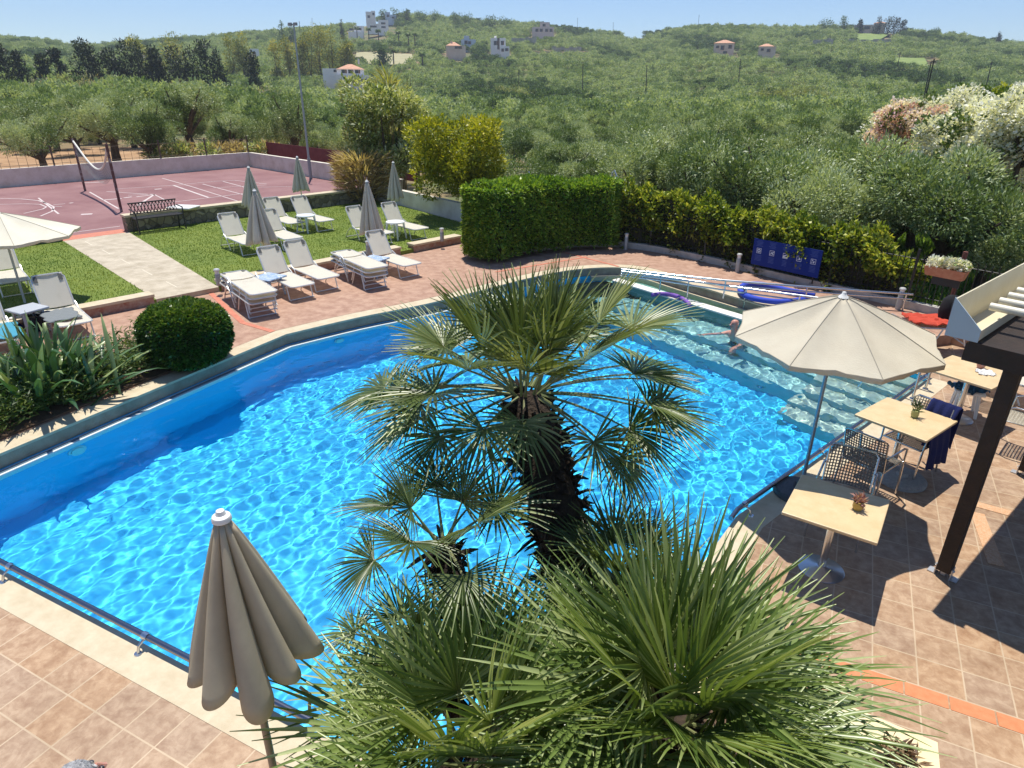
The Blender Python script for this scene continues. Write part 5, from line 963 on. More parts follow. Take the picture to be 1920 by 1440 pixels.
for (b_, t_, z, Rb, lb, s, cn) in [((500, 515), (475, 355), ZB, .36, 'closed parasol at the left lounger stack, in front of another', 1, .60), ((484, 438), (465, 312), ZL, .34, 'closed parasol on the lawn behind the front closed parasol', 2, .58), ((570, 406), (556, 293), ZL, .30, 'slim closed parasol over the back-row white table', 3, .55), ((699, 487), (682, 338), ZB, .32, 'wide closed parasol beside the right lounger stack', 4, .66), ((744, 416), (737, 303), ZL, .28, 'slim closed parasol in front of the golden tree', 5, .60)]:
    q = U(*b_, z); closed_parasol((q.x, q.y, z), HZ(*b_, *t_, z), lb, GREYC, cn, Rb, 8, s, s*.7)
q = U(413, 960, 2.56); closed_parasol((q.x, q.y, 0), 2.56, 'large beige closed parasol beside the near pool edge', THIN(P('near_canvas', (.74, .65, .47), .85, noise=(5, (.66, .575, .41), 5), bump=.12, bscale=250), .4), 1-zat((q.x, q.y), 1240)/2.56, .315, 9, 9, 2.3, .021, 180, P('pole_tan', (.45, .38, .27), .5, .3))
cps = [o for o in COL.objects if o.name.startswith('closed_parasol') and 'near pool edge' in o.get('label', '')][0]; MB().tube([(.10, -.20, 1.28), (.13, -.24, 1.18), (.12, -.22, 1.05)], .010, 6).build('tie_strap', TW('strap_beige', (.45, .40, .30)), cps)
q2 = Vector((q.x, q.y, 0)); e = empty('parasol_base', (q.x+.01, q.y, 0), 'round stone base under the near closed parasol', 'parasol base'); MB().lathe([(0, .07), (.24, .065), (.26, .05), (.26, 0), (0, 0)], 28).build('slab', P('granite', (.25, .25, .26), .7, noise=(60, (.10, .10, .11), 4)), e, smooth=True)
# ---- open parasols
def open_parasol(base, zt, zr, Rr, rot, label, m, tiltv=(0, 0), pm=STEEL, pr=.022, nseg=8):
    e = empty('open_parasol', base, label, 'parasol'); H = zt-base[2]; h = zr-base[2]
    MB().tube([(0, 0, 0), (0, 0, H-.03)], pr, 10).build('pole', pm, e, smooth=True)
    V = []; Fc = []; nr_ = 8; sub = 8; rng = np.random.RandomState(3)
    Mx = Matrix.Rotation(tiltv[0], 4, 'X') @ Matrix.Rotation(tiltv[1], 4, 'Y')
    for i in range(nr_+1):
        t = i/nr_
        for k in range(nseg*sub):
            q = rot+2*math.pi*k/(nseg*sub); f = (k % sub)/sub; s = math.sin(math.pi*f); apo = math.cos(math.pi/nseg)/math.cos(abs(f-.5)*2*math.pi/nseg*1.0) if 0 else 1-(1-math.cos(math.pi/nseg))*s
            r_ = Rr*t*(1-(1-math.cos(math.pi/nseg))*s-.025*s*t); z = (h-H)*(t**1.12)-.055*s*math.sin(math.pi*t)*1.0+(.009*math.sin(q*13+t*9)+.006*math.sin(q*29-t*17))*t*s
            v = Vector((r_*math.cos(q), r_*math.sin(q), z)); v = Mx @ v; V.append((v.x, v.y, v.z+H))
    N_ = nseg*sub
    for i in range(nr_):
        for k in range(N_): Fc.append([i*N_+k, (i+1)*N_+k, (i+1)*N_+(k+1) % N_, i*N_+(k+1) % N_])
    b = len(V)                                                       # hanging hem
    for k in range(N_):
        x_, y_, z_ = V[nr_*N_+k]; f = (k % sub)/sub; V.append((x_*1.0-x_*.01*math.sin(math.pi*f), y_-y_*.01*math.sin(math.pi*f), z_-.050+.012*math.sin(k*1.7)*math.sin(math.pi*f)))
    for k in range(N_): Fc.append([nr_*N_+k, b+k, b+(k+1) % N_, nr_*N_+(k+1) % N_])
    mb = MB().add(V, Fc); c = mb.build('canopy', m, e, smooth=True, auto=25); md_ = c.modifiers.new('thick', 'SOLIDIFY'); md_.thickness = .005
    for k in range(nseg):
        q = rot+2*math.pi*k/nseg; p0 = Mx @ Vector((.03*math.cos(q), .03*math.sin(q), -.06)); p1 = Mx @ Vector((Rr*.985*math.cos(q), Rr*.985*math.sin(q), h-H-.03)); pmid = Mx @ Vector((Rr*.5*math.cos(q), Rr*.5*math.sin(q), (h-H)*.46-.04))
        MB().tube([p0+Vector((0, 0, H)), pmid+Vector((0, 0, H)), p1+Vector((0, 0, H))], .008, 6).build('rib', ALU, e); MB().tube([(0.02*math.cos(q), .02*math.sin(q), h-.25), pmid+Vector((0, 0, H))], .007, 6).build('strut', ALU, e)
    sm = MB()
    for k in range(nseg): sm.tube([Vector(V[i*N_+k*sub])+Vector((0, 0, .004)) for i in range(nr_+1)], .0035, 4)
    sm.tube([Vector(V[nr_*N_+k])+Vector((0, 0, .002)) for k in range(N_)], .004, 4, closed=True); sm.build('seam', P('seam_'+m.name, (.42, .38, .30), .9), e)
    MB().lathe([(0, H+.045), (.018, H+.04), (.024, H+.015), (.045, H-.005), (.055, H-.02)], 16).build('finial', WHITE, e, smooth=True)
    return e
ob = Vector((.13, 7.42, 0)); open_parasol(ob, 2.41, 1.965, 1.05, .45, 'large open cream parasol over the poolside cafe tables', CREAMC, (.05, 0), P('pole_blue_grey', (.25, .33, .40), .35, .6))
e = empty('parasol_base', (.13-.03, 7.42-.02, 0), 'dark round granite base holding the open cream parasol', 'parasol base'); MB().lathe([(.022, .17), (.05, .17), (.06, .10), (.25, .085), (.27, .06), (.27, 0), (0, 0)], 32).build('slab', P('dark_granite', (.10, .11, .12), .6, noise=(80, (.03, .03, .035), 4)), e, smooth=True)
q = U(1690, 895, 0.04); e = empty('parasol_base', (q.x, q.y, 0), 'round grey concrete base on the terrace under the second chair', 'parasol base'); MB().lathe([(0, .12), (.06, .12), (.07, .075), (.25, .065), (.28, .04), (.28, 0), (0, 0)], 32).build('slab', P('concrete', (.36, .37, .36), .8, noise=(30, (.25, .26, .26), 5), bump=.3), e, smooth=True)
q = U(50, 577, ZB); hl_ = HZ(50, 577, -4, 398, ZB); open_parasol((q.x, q.y, ZB), hl_, hl_-.42, 1.28, .4, 'open cream parasol at the left edge over the left lawn', P('cream_canvas_left', (.70, .66, .54), .85, bump=.15, noise=(2.5, (.64, .60, .48), 5)), (0, 0), P('pole_white', (.6, .6, .58), .4))
# ---- pool rails at the near and right edges
def low_rail(pts, z, stand, label, r_=.027, sp_=1.4, first=.5):
    P0 = [Vector((p[0], p[1], z)) for p in pts]; b = P0[0]; e = empty('pool_rail', (b.x, b.y, 0), label, 'rail'); MB().tube([p-Vector((b.x, b.y, 0)) for p in P0], r_, 12).build('tube', DKRAIL, e, smooth=True)
    seg = [(P0[i+1]-P0[i]).length for i in range(len(P0)-1)]; tot = sum(seg); s = first
    while s < tot:
        q_ = s; i = 0
        while q_ > seg[i]: q_ -= seg[i]; i += 1
        t = (P0[i+1]-P0[i]).normalized(); c = P0[i]+t*q_-Vector((b.x, b.y, 0)); nrm = Vector((t.y, -t.x, 0))*stand
        k = MB().tube([c-t*.03, c+t*.03], r_*1.35, 10).build('bracket', STEEL, e, smooth=True); MB().tube([c, c+nrm*.8+Vector((0, 0, -z*.35)), c+nrm+Vector((0, 0, -z+.005))], .013, 8).build('stem', STEEL, k, smooth=True); MB().lathe([(0, .012), (.03, .01), (.034, 0)], 12, c+nrm+Vector((0, 0, -z+.004))).build('foot_plate', STEEL, k, smooth=True); s += sp_
fp = U(258, 1205, .11).x; low_rail([(-9.1, 2.40), (U(590, 1363, .11).x, 2.40)], .11, .10, 'dark steel rail along the near pool edge', first=(fp+9.1) % 1.93, sp_=1.93)
pr_ = [re_[k] for k in range(len(re_)) if re_[k][1] > 6.3]; low_rail(pr_, .10, .10, 'dark steel rail along the right pool edge beside the tables', first=.35, sp_=1.83)
# ---- ramp handrails
def handrail(pts, posts, label, r_=.024):
    b = pts[0]; e = empty('handrail', (b.x, b.y, ZB), label, 'handrail'); o = Vector((b.x, b.y, ZB)); MB().tube([p-o for p in pts], r_, 10).build('tube', STEEL, e, smooth=True)
    MB().tube([p-o+Vector((0, 0, -.10)) for p in pts], r_*.75, 10).build('lower_tube', STEEL, e, smooth=True)
    for p, zf in posts: MB().tube([Vector((p.x, p.y, zf))-o, p-o], .018, 8).build('post', STEEL, e, smooth=True)
pA = [U(x, y, .55) for x, y in ((1165, 505), (1228, 512), (1361, 526), (1514, 538), (1712, 552))]; handrail(pA, [(U(x, y, .55), ZB-.05) for x, y in ((1240, 513), (1361, 526), (1514, 538), (1700, 551))], 'long outer steel handrail of the pool ramp')
pB = [U(x, y, .44) for x, y in ((1165, 509), (1240, 518), (1292, 526), (1391, 540), (1530, 558), (1600, 568))]; handrail(pB, [(U(x, y, .44), .0) for x, y in ((1178, 511), (1292, 526), (1400, 541), (1500, 554), (1596, 568))], 'inner steel handrail on the white dividing wall')
for k, dx in enumerate((0, .55)):
    o = K+vb*(.55+dx)+ua*(-.12); e = empty('grab_rail', (o.x, o.y, 0), ['far', 'near'][k]+' curved steel grab rail by the pool steps', 'grab rail'); q_ = ua
    MB().tube([(0, 0, 0), (0, 0, .55), (q_.x*.12, q_.y*.12, .72), (q_.x*.35, q_.y*.35, .66), (q_.x*.75, q_.y*.75, .2), (q_.x*.85, q_.y*.85, -.3)], .02, 10).build('tube', STEEL, e, smooth=True); MB().lathe([(0, .012), (.04, .01), (.045, 0)], 12, (0, 0, .004)).build('foot_plate', STEEL, e, smooth=True)
# ---- floats
pts = [U(x, y, ZB+.09) for x, y in ((1528, 553), (1480, 545), (1432, 534), (1402, 533), (1388, 541), (1396, 553), (1425, 562), (1470, 566), (1515, 560))]
o = MB().tube([p-Vector((pts[0].x, pts[0].y, 0)) for p in smooth_line(pts, 5)], .062, 12).build('pool_noodle', P('foam_blue', (.03, .07, .50), .8, bump=.15, bscale=60), smooth=True); o.location = (pts[0].x, pts[0].y, 0); tag(o, 'long blue foam noodle bent in a loop on the paving behind the ramp', 'pool noodle')
pts = [U(x, y, .08) for x, y in ((1222, 553), (1240, 551), (1258, 552), (1276, 558), (1288, 566), (1294, 573))]
o = MB().tube([p-Vector((pts[0].x, pts[0].y, 0)) for p in smooth_line(pts, 5)], .045, 12).build('pool_noodle', P('foam_purple', (.22, .10, .42), .8, bump=.15, bscale=60), smooth=True); o.location = (pts[0].x, pts[0].y, 0); tag(o, 'short purple foam noodle lying on the white dividing wall', 'pool noodle')
# ---- sign
sl_ = offset(FL, -.12); a, b = online(sl_, 1411), online(sl_, 1537); d = (b-a); L_ = d.length; th = rz2(d); zb_ = (zat(a, 497)+zat(b, 519))/2; SZ = (zat(a, 453)+zat(b, 463))/2-zb_; e = empty('rules_sign', (a.x, a.y, zb_), 'blue pool rules sign with white pictograms on the black fence', 'sign', rz=th)
MB().box((L_/2, 0, SZ/2), (L_, .02, SZ)).build('panel', P('sign_blue', (.002, .022, .19), .5, spec=.2), e, bevel=.004); SW_ = P('sign_white', (.72, .76, .80), .5); SP = P('sign_pale', (.055, .10, .33), .5)
for k in range(5):
    x_ = L_*(.10+k*.20); z_ = SZ*.56; s = .056; mb = MB(); y_ = -.0125
    for c_, dd in (((x_, y_, z_+s), (2*s+.01, .003, .009)), ((x_, y_, z_-s), (2*s+.01, .003, .009)), ((x_-s, y_, z_), (.009, .003, 2*s)), ((x_+s, y_, z_), (.009, .003, 2*s))): mb.box(c_, dd)
    R2 = lambda an: Matrix.Rotation(an, 3, 'Y')
    if k == 0:
        for j in range(12): an = j*math.pi/6; mb.box((x_+.03*math.cos(an), y_, z_+.03*math.sin(an)), (.018, .003, .018), rot=R2(-an))
    elif k == 1: mb.box((x_, y_, z_), (.13, .003, .016), rot=R2(-.6)); mb.box((x_+.02, y_, z_-.015), (.045, .003, .022), rot=R2(.5)); mb.box((x_-.01, y_, z_+.02), (.03, .003, .014), rot=R2(-.3))
    elif k == 2: mb.box((x_, y_, z_+.015), (.12, .003, .018), rot=R2(-.45)); mb.box((x_, y_, z_-.035), (.11, .003, .02)); mb.box((x_-.02, y_, z_-.01), (.05, .003, .016), rot=R2(-.45))
    elif k == 3: mb.box((x_+.012, y_, z_-.005), (.036, .003, .034)); mb.box((x_-.018, y_, z_-.02), (.034, .003, .012)); mb.box((x_+.0, y_, z_+.022), (.03, .003, .01))
    else: mb.box((x_-.02, y_, z_+.025), (.022, .003, .03)); mb.box((x_+.012, y_, z_-.012), (.026, .003, .05), rot=R2(.4)); mb.box((x_-.03, y_, z_-.02), (.012, .003, .03))
    mb.build('pictogram', SW_, e); mb = MB()
    for j in range(5): mb.box((x_+.006*(j % 2), y_, z_-.11-j*.030), (.17-.03*((j*3+k) % 3), .002, .010))
    for j in range(5): mb.box((x_-.006*(j % 2), y_, z_+.115+j*.030), (.18-.03*((j*2+k) % 3), .002, .010))
    mb.build('text_lines', SP, e)
for s in (.12, L_-.12): MB().tube([(s, .02, -.15), (s, .02, SZ-.05)], .018, 6).build('post', BLACK, e)
# flower box on the fence
fb = online(offset(FL, -.10), 1762); e = empty('flower_box', (fb.x, fb.y, zat(fb, 520)), 'terracotta trough of white flowers hung on the black fence', 'flower box', rz=-.44); TERC = P('terracotta_pot', (.46, .17, .08), .75, noise=(12, (.55, .26, .14), 4))
MB().add([(-.33, -.08, 0), (.33, -.08, 0), (.33, .08, 0), (-.33, .08, 0), (-.37, -.11, .18), (.37, -.11, .18), (.37, .11, .18), (-.37, .11, .18)], [(3, 2, 1, 0), (4, 5, 6, 7), (0, 1, 5, 4), (1, 2, 6, 5), (2, 3, 7, 6), (3, 0, 4, 7)]).build('trough', TERC, e)
rs = np.random.RandomState(31); V, Fc, t = crown(rs, 700, [((-.2, 0, .25), (.17, .12, .10)), ((.05, 0, .28), (.17, .13, .11)), ((.24, 0, .26), (.15, .12, .10))], .07, .055, .4, .7, .6, .4); link('flowers', npmesh('flowers', V, Fc, t), LEAF('white_petal', (.20, .30, .08), (.80, .80, .76), (.90, .90, .88), .3, stops=(.12, .2, .9)), e)
MB().box((0, .14, -.10), (.5, .03, .20)).build('bracket', BLACK, e)
wp = U(1788, 545, .6); e = empty('wooden_post', (wp.x, wp.y, ZB), 'reddish wooden post tied with white cord behind the fence', 'post'); MB().tube([(0, 0, 0), (.02, .02, 1.2)], .045, 8).build('shaft', P('red_wood', (.20, .07, .05), .8), e, smooth=True); MB().tube([(0, -.05, .95), (.06, 0, 1.05), (0, .05, 1.1), (-.06, 0, 1.0), (0, -.05, .9)], .012, 5).build('cord', WHITE, e)
# garden shower heads behind hedge
for i, (px, py) in enumerate([(988, 325), (1148, 322)]):
    q = UR(px, py, 22.0); z0 = T(q.x, q.y); e = empty('garden_shower', (q.x, q.y, z0), ['left white garden shower head above the hedge by the golden tree', 'right white garden shower arm above the clipped hedge'][i], 'shower'); MB().tube([(0, 0, 0), (0, 0, q.z-z0-.02), (.06, 0, q.z-z0+.06), (.16, 0, q.z-z0-.12)], .022, 8).build('pipe', P('shower_white', (.7, .7, .7), .3, .5), e, smooth=True); MB().lathe([(0, .03), (.05, .02), (.06, 0), (0, 0)], 12, (.16, 0, q.z-z0-.15)).build('head', STEEL, e, smooth=True)
# ---- cafe tables
def cafe_table(c, side, rz, label, legs=False):
    e = empty('cafe_table', (c[0], c[1], 0), label, 'table', 'beige cafe tables by the pool', rz); MB().box((0, 0, .735), (side, side, .032)).build('tabletop', TABLE, e, bevel=.008); MB().box((0, 0, .713), (side*.9, side*.9, .012)).build('underframe', ALU, e)
    MB().tube([(0, 0, .02), (0, 0, .706)], .038, 16).build('column', STEEL, e, smooth=True); MB().lathe([(.04, .05), (.06, .035), (.20, .018), (.215, .008), (.215, 0)], 32).build('base', P('base_steel', (.55, .58, .62), .3, .9), e, smooth=True)
T1c, T2c, T3c = (.44, 6.075), (1.10, 8.48), (1.98, 10.55)
cafe_table(T1c, .81, -.14, 'cafe table nearest the camera, half shaded by the parasol'); cafe_table(T2c, .83, -.46, 'middle cafe table with a small green potted succulent'); cafe_table(T3c, .88, -.50, 'farthest cafe table, with glass pot and crumpled napkins')
WEAVE_SHADED = P('woven_strap_shaded', (.14, .12, .10), .7, noise=(30, (.26, .23, .19), 3)); WEAVE_SUNLIT = P('woven_strap_sunlit', (.42, .38, .30), .7, noise=(30, (.55, .51, .42), 3)); CHR = P('chair_steel', (.62, .62, .62), .25, 1)  # one weave in two tones: shade and sun are put into the colour
def cafe_chair(c, rz, label, wm=WEAVE_SHADED):
    """faces +y; woven seat and back"""
    e = empty('cafe_chair', (c[0], c[1], 0), label, 'chair', 'woven metal cafe chairs', rz)
    def weave(n, m, w_, h_, f, name):
        mb = MB()
        for i in range(n+1):
            pts = [f((i/n-.5)*w_, k/6*h_) for k in range(7)]; mb.tube(pts, .0065, 4)
        for j in range(m+1): mb.tube([f((k/6-.5)*w_, j/m*h_) for k in range(7)], .0065, 4)
        return mb.build(name, wm, e)
    weave(14, 12, .44, .42, lambda x_, y_: Vector((x_, -.20+y_, .44-.012*math.cos(x_*6))), 'seat')
    weave(16, 12, .46, .40, lambda x_, y_: Vector((x_, -.22-.22*y_-.9*(.053-x_*x_)*.9, .46+y_)), 'backrest')
    mb = MB(); mb.tube([(-.23, -.22, .46), (-.235, -.30, .84), (-.20, -.33, .875), (.20, -.33, .875), (.235, -.30, .84), (.23, -.22, .46)], .011, 8); mb.build('back_frame', CHR, e, smooth=True)
    MB().tube([(-.225, .23, .44), (.225, .23, .44), (.225, -.21, .44), (-.225, -.21, .44), (-.225, .23, .44)], .011, 8).build('seat_frame', CHR, e, smooth=True)
    for s in (-1, 1):
        MB().tube([(s*.25, .26, 0), (s*.25, .22, .44), (s*.26, .20, .63), (s*.26, .12, .665), (s*.255, -.27, .66)], .012, 8).build('armrest', CHR, e, smooth=True); MB().tube([(s*.24, -.30, 0), (s*.235, -.24, .46)], .012, 8).build('leg', CHR, e, smooth=True); MB().tube([(s*.25, .26, 0), (s*.25, .23, .40)], .0125, 8).build('leg', CHR, e, smooth=True)
    return e
cafe_chair((.52, 6.80), math.pi-.10, 'shade-toned woven cafe chair at the far side of the nearest table'); cafe_chair((.80, 7.80), -.46, 'shade-toned woven chair on the near side of the middle table')
bt = U(1755, 752, .87); CR_ = math.pi-.55; cf_ = Vector((-math.sin(CR_), math.cos(CR_), 0)); cc3 = bt+cf_*.33
cafe_chair((cc3.x, cc3.y), CR_, 'woven chair behind the middle table with navy towel over it', WEAVE_SUNLIT); cafe_chair((2.42, 11.25), math.pi-.5, 'sunlit-toned woven chair at the far side of the farthest table', WEAVE_SUNLIT); cafe_chair((2.60, 9.85), 1.25, 'woven chair at the right edge beyond the brown post', WEAVE_SUNLIT)
# navy towel draped over chair
NAVY = TW('towel_navy', (.006, .014, .10)); 
def drape(c, rz, w_, prof, m, label, seed=0):
    mb = MB(); n = 14; V = []
    for i, (y_, z_) in enumerate(prof):
        for j in range(n+1):
            x_ = (j/n-.5)*w_; V.append((x_+.015*math.sin(i*.8), y_+.018*math.sin(j*1.5+i*.35+seed)*(1 if 0 < i < len(prof)-1 else 1.3)*(.3 if abs(i-len(prof)//2) < 2 else 1), z_+.02*math.sin(j*.7+seed)*(i in (0, len(prof)-1))))
    mb.add(V, [[i*(n+1)+j, (i+1)*(n+1)+j, (i+1)*(n+1)+j+1, i*(n+1)+j+1] for i in range(len(prof)-1) for j in range(n)]); o = mb.build('towel', m, smooth=True); s = o.modifiers.new('thick', 'SOLIDIFY'); s.thickness = .014; o.location = c; o.rotation_euler = (0, 0, rz); tag(o, label, 'towel'); return o
sd3 = Vector((math.cos(CR_), math.sin(CR_), 0)); q = cc3-sd3*.12
drape((q.x, q.y, 0), CR_, .34, [(.02, .47), (-.12, .475), (-.20, .56), (-.26, .74), (-.30, .87), (-.335, .90), (-.365, .88), (-.39, .72), (-.40, .55), (-.41, .38), (-.42, .30)], NAVY, 'navy blue towel draped over the chair at the middle table')
q = cc3-sd3*.26; drape((q.x, q.y, 0), CR_+math.pi/2, .46, [(-.04, .50), (-.025, .62), (0, .685), (.03, .68), (.05, .55), (.06, .40), (.07, .22)], NAVY, 'navy blue towel hanging over the armrest beside the middle table', 4)
drape((2.48, 11.22, 0), math.pi-.5, .30, [(-.20, .60), (-.28, .74), (-.325, .875), (-.35, .895), (-.375, .87), (-.40, .6), (-.41, .45)], NAVY, 'dark blue towel on the chair behind the farthest table', 2)
q = U(1818, 728, .40); side_table((q.x, q.y, 0), 'low white plastic stool under the farthest cafe table', WHITE, .40, True, .19); cloth('towel', (q.x, q.y, .425), .35, .42, .6, TW('towel_teal', (.02, .10, .20)), 'crumpled teal towel on the low stool beside the farthest table', .08, 5)
# pots on the tables
def pot(c, r_, h, m, label, leafm, n, L, W_, seed, up=.6):
    e = empty('table_pot', c, label, 'plant pot', 'small pots on the cafe tables'); MB().lathe([(0, 0), (r_*.75, 0), (r_, h*.45), (r_*.92, h), (r_*.80, h), (r_*.85, h*.8), (0, h*.78)], 20).build('pot', m, e, smooth=True)
    rs = np.random.RandomState(seed); V, Fc, t = crown(rs, n, [((0, 0, h+.02), (r_*.9, r_*.9, h*.5))], L, W_, up, .7, .5, .2); link('plant', npmesh('plant', V, Fc, t), leafm, e)
q = U(1607, 955, .751); pot(q, .048, .08, P('gold_pot', (.42, .28, .06), .5, noise=(20, (.52, .36, .10), 3)), 'ochre pot of dried pink flowers on the nearest table', LEAF('pink_dry', (.20, .07, .06), (.42, .20, .18), (.60, .42, .38), .3), 90, .055, .018, 1)
q = U(1714, 782, .751); pot(q, .045, .09, P('green_pot', (.34, .36, .14), .5, noise=(20, (.42, .44, .20), 3)), 'green-yellow pot with a small succulent on the middle table', LEAF('succ', (.05, .08, .03), (.12, .16, .06), (.40, .40, .25), .2), 34, .09, .02, 2, 1.2)
q = U(1838, 690, .751); pot(q, .055, .09, P('pink_glass', (.45, .22, .18), .15), 'pinkish glass pot on the farthest table among napkins', LEAF('dry_pink', (.22, .08, .06), (.42, .20, .16), (.55, .33, .28), .3), 60, .05, .02, 3)
q = U(1848, 700, .752); cloth('napkins', (q.x, q.y, .758), .18, .2, .3, P('paper', (.8, .8, .8), .9), 'crumpled white paper napkins on the farthest table', .03, 3, 'napkin')
# ---- pergola
du = Vector((.925, -.38, 0)); dvv = Vector((.39, .92, 0)).normalized(); G0 = Vector((.95, 6.45, 0)); gr_ = rz2(dvv)-math.pi/2
PM = Matrix.Translation(G0) @ Matrix((( du.x, dvv.x, 0), (du.y, dvv.y, 0), (0, 0, 1))).to_4x4()
pg = empty('pergola', (0, 0, 0), 'brown-posted pergola with cream gutter and slatted roof at the right edge', 'pergola'); pg.matrix_world = PM
CRM = P('gutter_cream', (.66, .58, .38), .45, noise=(3, (.72, .65, .46), 4)); GPL = P('gutter_grey', (.42, .50, .54), .4)
gt = MB()
gt.box((.006, 3.5, 2.60), (.012, 7.0, .32)); gt.box((.12, 3.5, 2.446), (.216, 7.0, .012)); gt.box((.234, 3.5, 2.485), (.012, 7.0, .09)); gut = gt.build('gutter', CRM, pg)
MB().add([(-.004, -.008, 2.435), (.245, -.008, 2.435), (.245, -.008, 2.54), (-.004, -.008, 2.77), (-.004, .004, 2.435), (.245, .004, 2.435), (.245, .004, 2.54), (-.004, .004, 2.77)], [(0, 1, 2, 3), (7, 6, 5, 4), (0, 4, 5, 1), (1, 5, 6, 2), (2, 6, 7, 3), (3, 7, 4, 0)]).build('end_plate', GPL, gut)
for k in range(24):
    v_ = .52+k*.262; MB().tube([(.14, v_, 2.62), (5.5, v_, 2.62)], .034, 10).build('slat', P('slat_cream', (.74, .70, .56), .45) if k == 0 else bpy.data.materials['slat_cream'], pg, smooth=True)
MB().box((2.9, 3.42, 2.40), (5.44, 6.76, .03)).build('ceiling_board', WOODD, pg); MB().box((2.75, .12, 2.31), (5.2, .10, .15)).build('beam', WOODD, pg); MB().box((.42, 3.4, 2.34), (.10, 6.4, .10)).build('beam', WOODD, pg)
MB().box((.62, .35, 2.44), (.07, .5, .09)).build('motor_box', P('motor_grey', (.55, .56, .56), .4), pg, bevel=.008)
Pi = PM.inverted()
for q in (U(1768, 1078, 0), U(1922, 892, 0)):
    l = Pi @ q; ps = MB().box((l.x, l.y, 1.20), (.125, .125, 2.26)).build('post', WOODD, pg, bevel=.006); mb = MB()
    for s in (-1, 1): mb.box((l.x+s*.068, l.y, .06), (.008, .09, .12)); mb.box((l.x+s*.10, l.y, .008), (.06, .09, .008)); mb.tube([(l.x+s*.07, l.y, .09), (l.x+s*.085, l.y, .09)], .012, 6)
    mb.box((l.x, l.y, .045), (.04, .04, .07)); mb.build('steel_shoe', P('shoe', (.6, .6, .6), .4, .7), ps)
# ---- loungers and gear at the far right
lounger((2.35, 12.1, 0), 2.6, 1.0, 'white lounger behind the farthest table under the pergola gutter', 'sun loungers on the right terrace'); q = U(1755, 612, ZB+.3); lounger((q.x+.6, q.y+.3, ZB), .35, .12, 'lounger with red towel behind the open parasol', 'sun loungers on the right terrace')
cloth('towel', (q.x+.1, q.y+.15, ZB+.40), .6, 1.2, .35, TW('towel_red', (.52, .06, .03)), 'bright red towel spread on the lounger behind the open parasol', .06, 7)
q = U(1780, 585, ZB+.5); e = empty('backpack', (q.x, q.y, ZB+.36), 'black backpack standing on the red towel', 'bag'); MB().lathe([(0, 0), (.15, .01), (.18, .15), (.15, .36), (.08, .44), (0, .46)], 14).build('body', TW('bag_black', (.008, .008, .010)), e, smooth=True); MB().tube([(0, -.16, .05), (0, -.22, .22), (0, -.12, .38)], .018, 6).build('strap', BLACK, e)
# ---- people
def skin_mesh(name, joints, edges, m, parent=None, sub=2):
    """joints: list of ((x,y,z), (rx, ry)); one continuous skinned surface"""
    me = bpy.data.meshes.new(name); me.from_pydata([j[0] for j in joints], edges, []); o = bpy.data.objects.new(name, me); COL.objects.link(o)
    o.modifiers.new('skin', 'SKIN'); ly = me.skin_vertices[0].data
    for i, j in enumerate(joints): ly[i].radius = j[1] if isinstance(j[1], tuple) else (j[1], j[1])
    ly[0].use_root = True; s = o.modifiers.new('sub', 'SUBSURF'); s.levels = s.render_levels = sub; bpy.context.view_layer.update()
    ev = o.evaluated_get(bpy.context.evaluated_depsgraph_get()); m2 = bpy.data.meshes.new_from_object(ev); bpy.data.objects.remove(o); m2.materials.clear()
    for p in m2.polygons: p.use_smooth = True
    return link(name, m2, m, parent)
SKIN = P('skin', (.60, .29, .21), .5, noise=(8, (.66, .33, .25), 4), **{'Subsurface Weight': .1}); HAIRG = P('grey_hair', (.42, .42, .43), .8, noise=(40, (.18, .18, .19), 4), bump=.5, bscale=80)
